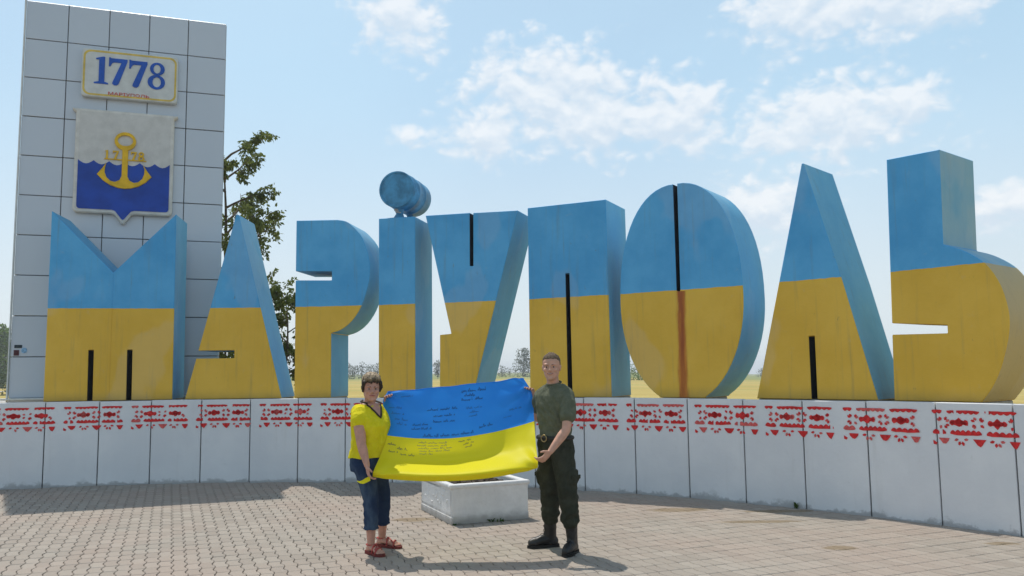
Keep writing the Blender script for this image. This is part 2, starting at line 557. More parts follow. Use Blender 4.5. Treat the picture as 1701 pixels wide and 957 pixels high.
def paver_outline():
    g = .0026
    A, B = .013, .0025
    P = []
    n = 4
    for i in range(n): P.append((-PW / 2 + g + A * sin(2 * pi * i / n + .6), -PL / 2 + g + (PL - 2 * g) * i / n))
    m = 3
    for i in range(m): P.append((-PW / 2 + g + (PW - 2 * g) * i / m, PL / 2 - g + B * sin(2 * pi * i / m)))
    for i in range(n): P.append((PW / 2 - g + A * sin(2 * pi * (n - i) / n + .6), PL / 2 - g - (PL - 2 * g) * i / n))
    for i in range(m): P.append((PW / 2 - g - (PW - 2 * g) * i / m, -PL / 2 + g + B * sin(2 * pi * (m - i) / m)))
    # corners take the side-wave offset
    off = A * sin(.6)
    Q = []
    for i, (x, y) in enumerate(P):
        Q.append((x, y))
    for i in range(n, n + m):
        Q[i] = (Q[i][0] + off, Q[i][1])
    for i in range(2 * n + m, 2 * n + 2 * m):
        Q[i] = (Q[i][0] + off, Q[i][1])
    return Q


OUT = paver_outline()


def paver_geo(o, tilt, dz):
    """vertices (top inset ring, lower ring) of one paver"""
    vs = []
    for sc_, z in ((.007, 0.0), (0.0, -.006)):
        for x, y in OUT:
            l = sqrt(x * x + y * y)
            f = 1 - sc_ / l
            X, Y = x * f, y * f
            p = o + EV * X + DV * Y
            vs.append((p.x, p.y, z + dz + tilt[0] * X + tilt[1] * Y))
    for x, y in OUT:
        p = o + EV * x + DV * y
        vs.append((p.x, p.y, -.0125))
    return vs


nO = len(OUT)
near, far_v, far_f = [], [], []
cells = []
for i in range(-130, 130):
    for j in range(-60, 80):
        o = EV * (i * PW) + DV * (j * PL)
        if not (-9.2 < o.x < 8.2 and 1.5 < o.y < 14.6): continue
        if (o - Vector((CX, CZ, 0))).length > R + .02 and o.y > 2: continue
        if o.y < 5 and abs(o.x) > 6: continue
        cells.append(o)
TANH = .5 * 1701 / 1379.4
vis = sorted([o for o in cells if o.y > 6.62 and abs(o.x) < o.y * TANH - .05], key=lambda o: o.y)[:300]
visset = set((round(o.x, 4), round(o.y, 4)) for o in vis)
base_me = []
for q in range(6):
    rq = random.Random(q)
    bmq = bmesh.new()
    vs = [bmq.verts.new(v) for v in paver_geo(Vector((0, 0, 0)), (rq.uniform(-.02, .02), rq.uniform(-.014, .014)), rq.uniform(-.0015, .0015))]
    bmq.faces.new(vs[:nO])
    for a in (0, nO):
        for k in range(nO): bmq.faces.new((vs[a + k], vs[a + nO + k], vs[a + nO + (k + 1) % nO], vs[a + (k + 1) % nO]))
    bmesh.ops.recalc_face_normals(bmq, faces=bmq.faces)
    base_me.append(mesh_from(bmq, 'paver', MP))
for n_, o in enumerate(vis):
    pv = bpy.data.objects.new('paver', base_me[random.randrange(6)])
    pv.location = o
    link(pv, pave)
for o in cells:
    if (round(o.x, 4), round(o.y, 4)) in visset: continue
    b = len(far_v)
    far_v += paver_geo(o, (random.uniform(-.02, .02), random.uniform(-.014, .014)), random.uniform(-.0015, .0015))
    far_f.append(tuple(reversed([b + k for k in range(nO)])) if False else tuple(b + k for k in range(nO)))
    for a in (0, nO):
        for k in range(nO): far_f.append((b + a + k, b + a + nO + k, b + a + nO + (k + 1) % nO, b + a + (k + 1) % nO))
me = bpy.data.meshes.new('paver_field'); me.from_pydata(far_v, [], far_f); me.materials.append(MP)
bmt = bmesh.new(); bmt.from_mesh(me); bmesh.ops.recalc_face_normals(bmt, faces=bmt.faces)
for f in bmt.faces:
    if len(f.verts) > 4 and f.normal.z < 0: f.normal_flip()
bmt.to_mesh(me); bmt.free()
pf = bpy.data.objects.new('paver_field', me); link(pf, pave); tag(pf, kind='stuff')

# ------------------------------------------------------------------ wall with panels and stencilled ornament
wall = empty('plinth_wall', arc(8))
tag(wall, 'long low curved white panel wall with red stencilled ornament below the letters', 'wall')
winv = Matrix.Translation(-Vector(wall.location))
K0, K1 = -6, 24
TH = .12
bm = bmesh.new()      # the core behind the panels, seen only in the joints
for k in range(K0, K1):
    a, b = arc(k, R + .03), arc(k + 1, R + .03)
    c, d = arc(k + 1, R + TH - .01), arc(k, R + TH - .01)
    lo = [bm.verts.new(winv @ (p + Vector((0, 0, -.05)))) for p in (a, b, c, d)]
    hi = [bm.verts.new(winv @ (p + Vector((0, 0, HW - .02)))) for p in (a, b, c, d)]
    bm.faces.new(hi)
    for i in range(4): bm.faces.new((lo[i], lo[(i + 1) % 4], hi[(i + 1) % 4], hi[i]))
obj('core', bm, M_gap, wall)
plen = (arc(1) - arc(0)).length
bm = bmesh.new()
box(bm, (0, TH / 2, HW / 2 - .02), (plen - .014, TH, HW + .04), bevel=.006)
pan_me = mesh_from(bm, 'panel', MW)
pframe = {}
for k in range(K0, K1):
    a, b = arc(k), arc(k + 1)
    t = (b - a).normalized(); n = Vector((-t.y, t.x, 0))   # n points away from the viewer
    c = (a + b) / 2
    p = bpy.data.objects.new('panel', pan_me)
    jit = random.uniform(-.004, .004)
    p.location = c + n * random.uniform(-.002, .003) - Vector(wall.location) + Vector((0, 0, random.uniform(-.006, .006)))
    p.rotation_euler = (0, 0, atan2(t.y, t.x))
    link(p, wall)
    pframe[k] = (a, t, n)


def on_wall(kk, z):
    k = math.floor(kk); a, t, n = pframe[k]
    return a + t * ((kk - k) * plen) - n * .0055 + Vector((0, 0, z))


def stencil(k0, seed):
    rs = random.Random(seed)
    W = .83 / plen          # width in panel units
    H = .362; top = 1.165
    bm = bmesh.new()
    sl = {}

    def P(u, v):            # u 0..1, v 0..1 downward
        return on_wall(k0 + u * W, top - v * H)

    def poly(pts, thin):
        if len(pts) < 3: return
        vs = [bm.verts.new(winv @ P(u, v)) for u, v in pts]
        try: f = bm.faces.new(vs)
        except ValueError: return
        f.material_index = thin

    def thin(): return 1 if rs.random() < .15 else 0

    def blob(u, v, ru, rv, n=9, pw=1.0):
        t = thin()
        poly([(u + ru * math.copysign(abs(cos(2 * pi * i / n)) ** pw, cos(2 * pi * i / n)) * rs.uniform(.8, 1.15),
               v + rv * math.copysign(abs(sin(2 * pi * i / n)) ** pw, sin(2 * pi * i / n)) * rs.uniform(.8, 1.15)) for i in range(n)], t)

    def bar(u0, u1, v, h, scallop):   # scallop +1: waves along the bottom, -1: along the top
        m = 6; n = max(2, round((u1 - u0) / .066)); t = thin(); N_ = n * m
        A = []; B = []; ph = rs.uniform(0, 9)
        for i in range(N_ + 1):
            u = u0 + (u1 - u0) * i / N_
            w = .42 * abs(sin(pi * i / m)) - .06
            e = min(1, .55 + 3.2 * min(i, N_ - i) / N_)
            k1 = .72 + .30 * noise.noise((u * 9, ph, seed)); k2 = .72 + .30 * noise.noise((u * 9, ph + 5, seed))
            A.append((u, v - h / 2 * k1 * e - (h * w if scallop < 0 else 0))); B.append((u, v + h / 2 * k2 * e + (h * w if scallop > 0 else 0)))
        hole = rs.randrange(N_) if rs.random() < .35 else -9
        for i in range(N_):
            if abs(i - hole) <= 1: continue
            poly([A[i], A[i + 1], B[i + 1], B[i]], t)

    def petals(u, v, angs, r0=.035, r1=.085, s=1.0):
        for a in angs:
            if rs.random() < .08: continue
            t = 1 if rs.random() < .4 else 0
            a += rs.uniform(-.1, .1)
            ca, sa = cos(a), sin(a)
            asp = .83 / H     # keep round in metres
            w = .019
            q = []
            for d, o in ((r0, 0), ((r0 + r1) / 2 * .9, w), (r1 * rs.uniform(.85, 1.05), w * .5), (r1, -w * .4), ((r0 + r1) / 2, -w)):
                x = (d * ca - o * sa) * s; y = (d * sa + o * ca) * s
                q.append((u + x, v + y * asp * .95))
            poly(q, t)
    full = [i * pi / 4 + pi / 8 for i in range(8)]
    full = [a + (.16 if i % 2 == 0 else -.16) * (1 if (i // 2) % 2 == 0 else 1) for i, a in enumerate(full)]
    bar(.0, .12, .05, .095, 1); bar(.18, .56, .055, .095, 1); bar(.62, .97, .05, .095, 1)
    for u in (.32, .755):
        n0 = thin()
        blob(u, .355, .10, .085, 12, 1.3); blob(u, .355, .048, .135, 8, 1.2)
        blob(u - .078, .355, .034, .085, 7); blob(u + .078, .355, .034, .085, 7)
    petals(.535, .355, full)
    petals(.13, .37, full); petals(.945, .36, [a for a in full if cos(a) < .5])
    bar(.0, .16, .645, .125, -1); bar(.21, .575, .645, .125, -1); bar(.63, .985, .65, .125, -1)

    def tri(u, v, w, h):
        t = thin(); j = lambda: rs.uniform(.88, 1.1)
        poly([(u - w / 2 * j(), v), (u + w / 2 * j(), v), (u + w * .40 * j(), v + h * .38), (u + w * .20 * j(), v + h * .80), (u + .01, v + h * j()),
              (u - w * .16 * j(), v + h * .84), (u - w * .38 * j(), v + h * .40)], t)
    tri(.135, .79, .13, .18); tri(.545, .79, .15, .19); tri(.935, .80, .115, .19)
    poly([(.0, .86), (.05, .93), (.035, .99), (.0, .97)], 0)
    for u in (.335, .745): petals(u, .80, [.20, pi / 2 - .35, pi / 2 + .35, pi - .20], .03, .085, 1.0)
    bmesh.ops.recalc_face_normals(bm, faces=bm.faces)
    o = obj('stencil_ornament', bm, [M_red, M_red2], wall)


for i in range(-4, 19):
    k0 = .35 + 1.277 * i + random.uniform(-.02, .02)
    if k0 > K0 + .2 and k0 + 1.3 < K1: stencil(k0, i)

# ------------------------------------------------------------------ the letters
def frame_at(P, deg):
    a = radians(deg)
    n = Vector((sin(a), cos(a), 0)); t = Vector((n.y, -n.x, 0))
    return Vector((P[0], P[1], 0)), t, n


def prism(bm, poly, d0, d1, front_mi=0, side_mi=1, dark=(), back_mi=1):
    """poly (x, z) extruded along local y from d0 to d1"""
    f = [bm.verts.new((x, d0, z)) for x, z in poly]
    b = [bm.verts.new((x, d1, z)) for x, z in poly]
    ff = bm.faces.new(f); ff.material_index = front_mi
    bf = bm.faces.new(list(reversed(b))); bf.material_index = back_mi
    n = len(poly)
    for i in range(n):
        s = bm.faces.new((f[(i + 1) % n], f[i], b[i], b[(i + 1) % n]))
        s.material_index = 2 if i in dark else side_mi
    return ff


DEPTH = .82
B0 = 1.235
TOPZ = 3.965


def letter(name, P, deg, poly, label, front=None, side=None, dark=(), slots=(), foots=()):
    o, t, n = frame_at(P, deg)
    root = empty(name, o, atan2(t.y, t.x))
    tag(root, label, 'letter', 'giant letters of the city name')
    bm = bmesh.new()
    prism(bm, poly, 0, DEPTH, dark=dark)
    bmesh.ops.recalc_face_normals(bm, faces=bm.faces)
    es = [e for e in bm.edges if len(e.link_faces) == 2 and e.calc_face_angle(0) > radians(50)]
    bmesh.ops.bevel(bm, geom=es, offset=.007, segments=1, affect='EDGES')
    big = [f for f in bm.faces if len(f.verts) > 4]
    bmesh.ops.triangulate(bm, faces=big)
    obj('body', bm, [front or MF, side or MS, M_dark], root, smooth=True, sharp=28)
    for (x0, x1) in foots:
        b = bmesh.new()
        box(b, ((x0 + x1) / 2, DEPTH / 2, B0 / 2 - .03), (x1 - x0, DEPTH - .04, B0 + .056), bevel=.01)
        obj('footing', b, M_conc, root)
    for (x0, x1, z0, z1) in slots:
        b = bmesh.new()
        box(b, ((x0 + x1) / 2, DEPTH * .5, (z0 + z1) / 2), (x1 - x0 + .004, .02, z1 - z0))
        obj('slot_shade_plate', b, M_dark, root)  # plate added across the slit so it reads black, like deep shade
    return root


# М
letter('letter_m', (-6.118, 12.629), -10.15,
       [(-.898, 4.12), (.010, 3.18), (.902, 4.11), (.919, B0), (.332, B0), (.324, 2.0), (.248, 2.0), (.256, B0), (-.219, B0), (-.226, 2.0), (-.302, 2.0), (-.294, B0), (-.90, B0)],
       'giant blue and yellow letter M with V notch, before the grey tiled tower', dark=(4, 5, 6, 8, 9, 10),
       slots=((.250, .330, B0, 1.998), (-.300, -.221, B0, 1.998)), foots=((-.9, .918),))
_m = bpy.data.objects['letter_m']
_b = bmesh.new(); box(_b, (.010, -.001, 2.2), (.010, .006, 1.93)); obj('weld_seam', _b, MF, _m)
# А
letter('letter_a', (-4.308, 12.801), -.7,
       [(.008, 4.09), (.052, 4.09), (.761, B0), (-.715, B0), (-.556, 1.855), (.025, 1.855), (.025, 1.975), (-.528, 1.975)],
       'giant pointed letter A with one slot cut into its left side', foots=((-.7, .75),))
# Р
bowl = catmull([(.062, TOPZ + .01), (.20, 3.945), (.32, 3.855), (.473, 3.668), (.566, 3.394), (.590, 3.182), (.561, 2.932), (.459, 2.623), (.311, 2.399), (.141, 2.268), (-.017, 2.218)], 3)
letter('letter_r', (-2.76, 12.711), 7.36,
       [(-.597, TOPZ + .02)] + bowl + [(-.012, B0), (-.592, B0), (-.598, 3.045), (-.016, 3.03), (-.016, 3.17), (-.597, 3.187)],
       'giant letter P shape with round bowl and a slot opening left, behind the woman', foots=((-.59, -.012),))
# І with its barrel dot
root_i = letter('letter_i', (-1.743, 12.531), 12.72, [(-.300, TOPZ), (.286, TOPZ), (.291, B0), (-.292, B0)],
                'giant straight letter I carrying a blue barrel as its dot', foots=((-.29, .29),))
# barrel
zc = TOPZ + .44; rb = .285
bm = bmesh.new()
SEG = 40
xs = -.01
prof = [(.10, 0.0), (rb - .035, 0.0), (rb - .03, -.012), (rb - .006, -.012), (rb, 0.0), (rb, .25), (rb + .006, .26), (rb + .006, .275), (rb, .285), (rb, .54), (rb + .006, .55), (rb + .006, .565), (rb, .575), (rb, .82), (rb - .006, .832), (rb - .03, .832), (rb - .035, .82), (.05, .82)]
rings = []
for r_, y_ in prof:
    rings.append([bm.verts.new((xs + r_ * cos(2 * pi * k / SEG), y_, zc + r_ * sin(2 * pi * k / SEG))) for k in range(SEG)])
for a, b in zip(rings, rings[1:]):
    for k in range(SEG): bm.faces.new((a[k], b[k], b[(k + 1) % SEG], a[(k + 1) % SEG]))
bm.faces.new(rings[0]); bm.faces.new(list(reversed(rings[-1])))
bmesh.ops.recalc_face_normals(bm, faces=bm.faces)
M_barrel = simple("barrel_blue", (.060, .24, .42), .5, .35, 5, .2, 40)
dot = obj('dot_barrel', bm, M_barrel, root_i, smooth=True, sharp=40)
for y_, w_ in ((.16, .10), (.64, .07)):
    b = bmesh.new()
    tube(b, [(xs - .02, y_, TOPZ - .01), (xs - .015, y_ + .02, TOPZ + .09), (xs - .03, y_ + .03, zc - rb + .03)], [w_, w_ * .55, w_ * .9], 8, cap=False)
    box(b, (xs - .02, y_, TOPZ + .012), (w_ * 2.6, .12, .02), bevel=.004)
    obj('support', b, M_barrel, root_i)
b = bmesh.new()
for i in range(5):
    ell(b, (xs - .03 + random.uniform(-.03, .03), .13 + random.uniform(-.03, .03), TOPZ + .10 + i * .022), (.04, .04, .025), seg=7, rings=5)
obj('wrapped_rag', b, simple("pale_rag", (.55, .50, .48), .9), root_i)
# У
letter('letter_u', (-.601, 12.208), 18.89,
       [(-.740, TOPZ + .01), (-.020, TOPZ), (-.024, 3.16), (.033, 3.16), (.038, TOPZ - .005), (.739, TOPZ - .02), (.005, B0), (-.513, B0), (-.509, 2.154), (-.325, 2.166)],
       'giant letter Y shape with slanted right leg and slit top, above the flag', dark=(1, 2, 3), slots=((-.022, .036, 3.162, TOPZ - .02),), foots=((-.51, .005),))
# П
letter('letter_p', (.797, 11.62), 26.77,
       [(-.625, TOPZ), (.581, TOPZ), (.600, B0), (.026, B0), (.013, 2.966), (-.048, 2.97), (-.044, B0), (-.621, B0)],
       'giant square letter with one long slit up its middle, behind the man', dark=(3, 4, 5), slots=((-.045, .02, B0, 2.966),), foots=((-.62, .6),))
# О
pl = []
uc, zc_ = -.02, 2.50
for i in range(0, 64):
    t = pi / 2 - 2 * pi * i / 64
    ct, st = cos(t), sin(t)
    ex = 2 / 2.25 if st > 0 else 1.0
    x = uc + .86 * math.copysign(abs(ct) ** ex, ct); z = zc_ + (1.552 if st > 0 else 1.345) * math.copysign(abs(st) ** ex, st)
    if z < B0:
        continue
    pl.append((x, z))
pl = [p for p in pl if not (abs(p[0] + .026) < .03 and p[1] > 3)]
# bottom flat, top slit
right_half = [p for p in pl if p[0] > -.02]; left_half = [p for p in pl if p[0] <= -.02]
right_half.sort(key=lambda p: -p[1]); left_half.sort(key=lambda p: p[1])
polyO = [(.004, 4.048)] + right_half + [(.295, B0), (-.325, B0)] + left_half + [(-.056, 4.046), (-.052, 2.615), (0.0, 2.615)]
nO_ = len(polyO)
letter('letter_o', (2.192, 10.781), 35.23, polyO, 'giant egg shaped letter O with a slit above and rust streak below', front=MFR,
       dark=(nO_ - 3, nO_ - 2, nO_ - 1), slots=((-.052, .0, 2.617, 4.0),), foots=((-.31, .28),))
# Л
letter('letter_l', (3.542, 9.656), 44.36,
       [(-.094, 4.03), (-.072, 4.03), (.324, 2.574), (.650, B0), (-.039, B0), (-.037, 1.97), (-.110, 1.97), (-.110, B0), (-.800, B0)],
       'giant pointed letter with a short slit up from its base', dark=(4, 5, 6), slots=((-.108, -.040, B0, 1.968),), foots=((-.79, .64),))
# Ь
bb = catmull([(.095, 2.86), (.254, 2.797), (.419, 2.690), (.528, 2.572), (.624, 2.380), (.674, 2.143), (.672, 1.97), (.638, 1.797), (.566, 1.566), (.473, 1.378), (.367, B0)], 3)
letter('letter_soft_sign', (4.445, 8.659), 51.35,
       [(-.453, 3.885), (.120, 3.875)] + bb + [(-.519, B0), (-.502, 1.948), (.084, 1.938), (.084, 2.024), (-.497, 2.072)],
       'giant last letter with tall stem, round belly and a slot, far right', side=MSY, foots=((-.51, .36),))

# ------------------------------------------------------------------ tower
TA, TB = Vector((-7.974, 13.2, 0)), Vector((-5.032, 14.244, 0))
tt = (TB - TA).normalized(); TWID = (TB - TA).length
tower = empty('tiled_tower', TA, atan2(tt.y, tt.x))
tag(tower, 'tall grey tower clad in square metal panels behind the left letter', 'tower')
TZ0, TZ1 = 1.27, 7.82
M_panel = MatB("tower_panel")
_p = M_panel.objco()
_oi = M_panel.N('ShaderNodeObjectInfo').outputs['Random']
M_panel.col(M_panel.mix(M_panel.math('ADD', M_panel.math('MULTIPLY', _oi, .6), M_panel.math('MULTIPLY', M_panel.noise(M_panel.pos(), 1.3, 4), .4)), (.485, .52, .575), (.54, .572, .62)))
M_panel.set(.42, .5, .25)
M_panel.bump(M_panel.noise(M_panel.pos(), 2.2, 3), .12, .02)
M_panel = M_panel.m
bm = bmesh.new()
box(bm, (TWID / 2, .50, TZ1 / 2 - .01), (TWID - .06, .94, TZ1 - .06))
obj('core', bm, simple('joint_grey', (.13, .135, .14), .8, .2), tower)
cw = TWID / 5; rh = (TZ1 - TZ0) / 10
bm = bmesh.new()
box(bm, (0, .02, 0), (cw - .012, .04, rh - .012), bevel=.005)
tp_me = mesh_from(bm, 'panel', M_panel)
for i in range(5):
    for j in range(-1, 10):
        if j < 0 and False: continue
        p = bpy.data.objects.new('panel', tp_me)
        p.location = (cw * (i + .5), random.uniform(-.002, .003), TZ0 + rh * (j + .5))
        p.rotation_euler = (random.uniform(-.004, .004), 0, random.uniform(-.004, .004))
        link(p, tower)
bm = bmesh.new()
box(bm, (0, .02, 0), (.97, .04, rh - .018), bevel=.005)
sp_me = mesh_from(bm, 'side_panel', M_panel)
for sx, rz in ((.0, -pi / 2), (TWID, pi / 2)):
    for j in range(-1, 10):
        p = bpy.data.objects.new('side_panel', sp_me)
        p.location = (sx + (.008 if sx else -.008), .545, TZ0 + rh * (j + .5)); p.rotation_euler = (0, 0, rz)
        link(p, tower)
M_trim = simple("pale_trim", (.62, .62, .60), .5, .1)
for sx in (-.014,):
    bm = bmesh.new(); box(bm, (sx, .0, (TZ0 - .6 + TZ1) / 2), (.022, .05, TZ1 - TZ0 + .6), bevel=.004)
    obj('corner_trim', bm, M_trim, tower)
bm = bmesh.new(); box(bm, (TWID / 2, .525, TZ1 - .008), (TWID + .0, 1.02, .022), bevel=.004)
obj('roof_cap', bm, M_trim, tower)
bm = bmesh.new(); box(bm, (TWID / 2 - .02, -.06, TZ0 - .012), (TWID + .16, .16, .03), bevel=.005)
obj('base_flashing', bm, M_trim, tower)


def on_tower(name, label, cat):
    e = empty(name, TA, atan2(tt.y, tt.x)); tag(e, label, cat)
    return e


def flat(poly, d0, d1, mat, name, parent, bevel=0.0, smooth=False):
    """a plate on the tower face: local x along the face, z up, thickness from y=-d0 to y=-d1"""
    bm = bmesh.new()
    prism(bm, poly, -d1, -d0, 0, 0, back_mi=0)
    bmesh.ops.recalc_face_normals(bm, faces=bm.faces)
    if bevel:
        es = [e for e in bm.edges if len(e.link_faces) == 2 and e.calc_face_angle(0) > radians(50) and max(e.verts[0].co.y, e.verts[1].co.y) < -d1 + 1e-5]
        bmesh.ops.bevel(bm, geom=es, offset=bevel, segments=1, affect='EDGES')
    bmesh.ops.triangulate(bm, faces=[f for f in bm.faces if len(f.verts) > 4])
    return obj(name, bm, mat, parent, smooth=smooth, sharp=30)


def ring_plate(outer, inner, d0, d1, mat, name, parent):
    bm = bmesh.new()
    n = len(outer)
    V = [[bm.verts.new((x, y, z)) for x, z in P] for P, y in ((outer, -d1), (inner, -d1), (outer, -d0), (inner, -d0))]
    for i in range(n):
        j = (i + 1) % n
        bm.faces.new((V[0][i], V[0][j], V[1][j], V[1][i])); bm.faces.new((V[0][j], V[0][i], V[2][i], V[2][j]))
        bm.faces.new((V[1][i], V[1][j], V[3][j], V[3][i])); bm.faces.new((V[2][i], V[3][i], V[3][j], V[2][j]))
    bmesh.ops.recalc_face_normals(bm, faces=bm.faces)
    return obj(name, bm, mat, parent)


def rrect(x0, x1, z0, z1, r, n=5):
    P = []
    for cx, cz, a in ((x1 - r, z1 - r, 0), (x0 + r, z1 - r, pi / 2), (x0 + r, z0 + r, pi), (x1 - r, z0 + r, 1.5 * pi)):
        for i in range(n + 1): P.append((cx + r * cos(a + pi / 2 * i / n), cz + r * sin(a + pi / 2 * i / n)))
    return P


M_signw = simple("sign_white", (.58, .59, .575), .5, .08)
M_signy = simple("sign_yellow", (.62, .45, .10), .6, .15)
M_blue = simple("sign_blue", (.012, .085, .42), .5, .15)
M_rednote = simple("sign_red", (.55, .06, .05), .6, .2)
sign = on_tower('year_sign', 'white plaque reading 1778 with thin yellow border high on the tower', 'sign')
X0, X1, Z0, Z1 = .865, 2.352, 6.25, 7.07
flat(rrect(X0, X1, Z0, Z1, .05), .005, .11, M_signw, 'board', sign, bevel=.012)
ring_plate(rrect(X0 + .022, X1 - .022, Z0 + .022, Z1 - .022, .11), rrect(X0 + .052, X1 - .052, Z0 + .052, Z1 - .052, .09), .108, .1125, M_signy, 'border', sign)
d1s = [(.0, .0), (.46, .0), (.46, .045), (.335, .085), (.335, 1.0), (.27, 1.0), (.05, .93), (.05, .885), (.15, .885), (.15, .085), (.0, .045)]
d7s = [(.0, .68), (.045, .68), (.10, .80), (.16, .84), (.405, .84), (.13, .10), (.13, .04), (.19, .0), (.27, .0), (.33, .05), (.60, .90), (.60, .985), (.07, .985), (.045, 1.01), (.0, 1.01)]
DH = .47


def place(poly, x, z, s): return [(x + a * s, z + b * s) for a, b in poly]


flat(place(d1s, 1.055, 6.475, DH), .108, .122, M_blue, 'digit', sign)
flat(place(d7s, 1.275, 6.47, DH), .108, .122, M_blue, 'digit', sign)
flat(place(d7s, 1.585, 6.465, DH), .108, .122, M_blue, 'digit', sign)


def annulus(cx, cz, rx, rz, ix, iz, shx=0, shz=0, n=32):
    return ([(cx + rx * cos(2 * pi * i / n), cz + rz * sin(2 * pi * i / n)) for i in range(n)],
            [(cx + shx + ix * cos(2 * pi * i / n), cz + shz + iz * sin(2 * pi * i / n)) for i in range(n)])


bm8 = None
o8, i8 = annulus(2.015, 6.591, .137, .127, .066, .088, .006)
e8 = ring_plate(o8, i8, .108, .122, M_blue, 'digit', sign)
o8, i8 = annulus(2.025, 6.823, .116, .112, .056, .078, -.004)
ring_plate(o8, i8, .108, .1232, M_blue, 'digit_upper_loop', e8)


def text_mesh(txt, size):
    cu = bpy.data.curves.new('t', 'FONT'); cu.body = txt; cu.size = size; cu.extrude = .004; cu.align_x = 'CENTER'
    o = bpy.data.objects.new('t', cu); COL.objects.link(o)
    dg = bpy.context.evaluated_depsgraph_get(); dg.update()
    me = bpy.data.meshes.new_from_object(o.evaluated_get(dg))
    bpy.data.objects.remove(o)
    return me


tm = text_mesh('МАРІУПОЛЬ', .072)
xs_ = [v.co.x for v in tm.vertices]
sc_x = .63 / (max(xs_) - min(xs_))
for v in tm.vertices: v.co.x *= sc_x
tm.materials.clear(); tm.materials.append(M_rednote)
to = bpy.data.objects.new('city_name', tm); link(to, sign)
to.rotation_euler = (pi / 2, 0, 0); to.location = (1.593, -.1135, 6.298)

# coat of arms
arms = on_tower('coat_of_arms', 'shield with white frame, yellow anchor and blue waves on the tower', 'emblem')
M_frame = simple("shield_frame", (.62, .60, .56), .55, .1)
M_field = simple("shield_white", (.56, .545, .52), .55, .08)
M_sea = simple("shield_blue", (.010, .055, .33), .45, .2, 3)
M_anch = simple("anchor_yellow", (.70, .42, .015), .5, .15)


def shield(x0, x1, z0, z1, drop, r=.05, ear=.0):
    P = [(x0 - ear, z1)]
    if ear: P += [(x0 - ear, z1 - .03), (x0, z1 - .07)]
    xm = (x0 + x1) / 2
    P += [(x0, z0 + r)] + [(x0 + r - r * cos(pi / 2 * i / 4), z0 + r - r * sin(pi / 2 * i / 4)) for i in range(1, 5)]
    P += [(xm - .17, z0), (xm - .12, z0 - .018), (xm - .02, z0 - drop), (xm, z0 - drop - .01), (xm + .02, z0 - drop), (xm + .12, z0 - .018), (xm + .17, z0)]
    P += [(x1 - r + r * sin(pi / 2 * i / 4), z0 + r - r * cos(pi / 2 * i / 4)) for i in range(0, 5)]
    if ear: P += [(x1, z1 - .07), (x1 + ear, z1 - .03)]
    P += [(x1 + ear, z1)]
    return P


flat(shield(.810, 2.318, 4.285, 6.035, .165, .07, .055), .005, .115, M_frame, 'frame', arms, bevel=.02)
inn = shield(.868, 2.266, 4.345, 5.985, .150, .05)
flat(inn, .114, .120, M_field, 'field', arms)
wave = []
nw = 6
xs0, xs1 = 2.266, .868
for i in range(nw):
    for k in range(6):
        f = k / 6
        x = xs0 + (xs1 - xs0) * (i + f) / nw
        wave.append((x, 5.162 - .062 * sin(pi * f)))
wave.append((xs1, 5.162))
low = [p for p in inn if p[1] < 5]
flat(wave + low, .119, .126, M_sea, 'sea', arms)
# anchor
anch = flat([(1.528, 5.42), (1.528, 5.30), (1.528, 4.92), (1.50, 4.85), (1.43, 4.815), (1.36, 4.83), (1.30, 4.89), (1.272, 4.97), (1.275, 5.05), (1.292, 5.13),
             (1.23, 5.03), (1.155, 4.93), (1.25, 4.83), (1.36, 4.755), (1.48, 4.715), (1.575, 4.705), (1.67, 4.715), (1.79, 4.755), (1.90, 4.83), (1.99, 4.93), (1.915, 5.03), (1.853, 5.13),
             (1.875, 5.05), (1.873, 4.97), (1.845, 4.89), (1.785, 4.83), (1.72, 4.815), (1.65, 4.85), (1.618, 4.92), (1.618, 5.30), (1.618, 5.42)], .124, .150, M_anch, 'anchor', arms, bevel=.008)
o_, i_ = annulus(1.570, 5.512, .165, .155, .118, .092, 0, .012)
ring_plate(o_, i_, .124, .152, M_anch, 'anchor_ring', anch)
for dx, poly in ((1.262, d1s), (1.385, d7s)):
    flat(place(poly, dx, 5.195, .15), .119, .146, M_anch, 'anchor_digit', anch)
flat(place(d7s, 1.66, 5.195, .15), .119, .146, M_anch, 'anchor_digit', anch)
for cz, r_, dd in ((5.236, .046, 0), (5.310, .038, .001)):
    o_, i_ = annulus(1.82, cz, r_ + .004, r_, r_ * .5, r_ * .5)
    ring_plate(o_, i_, .119, .146 + dd, M_anch, 'anchor_digit', anch)
flat([(1.26, 5.19), (1.90, 5.19), (1.90, 5.207), (1.26, 5.207)], .119, .138, M_anch, 'stock', anch)
# stickers near the tower foot
for nm, lab, x0, x1, z0, z1, c in (('sticker', 'small dark rectangular sticker low on the tower edge', .055, .165, 2.065, 2.115, (.03, .045, .055)),
                                   ('sticker', 'small dark red sticker under the dark one on the tower edge', .05, .125, 1.945, 2.035, (.09, .03, .035)),
                                   ('sticker', 'small pale blue round sticker beside the red one on the tower', .155, .235, 1.985, 2.07, (.22, .38, .55))):
    s_ = on_tower(nm, lab, 'sticker')
    poly = rrect(x0, x1, z0, z1, .035 if 'round' in lab else .006)
    flat(poly, .002, .006, simple('sticker_print', c, .6, .4, 40), 'print', s_)

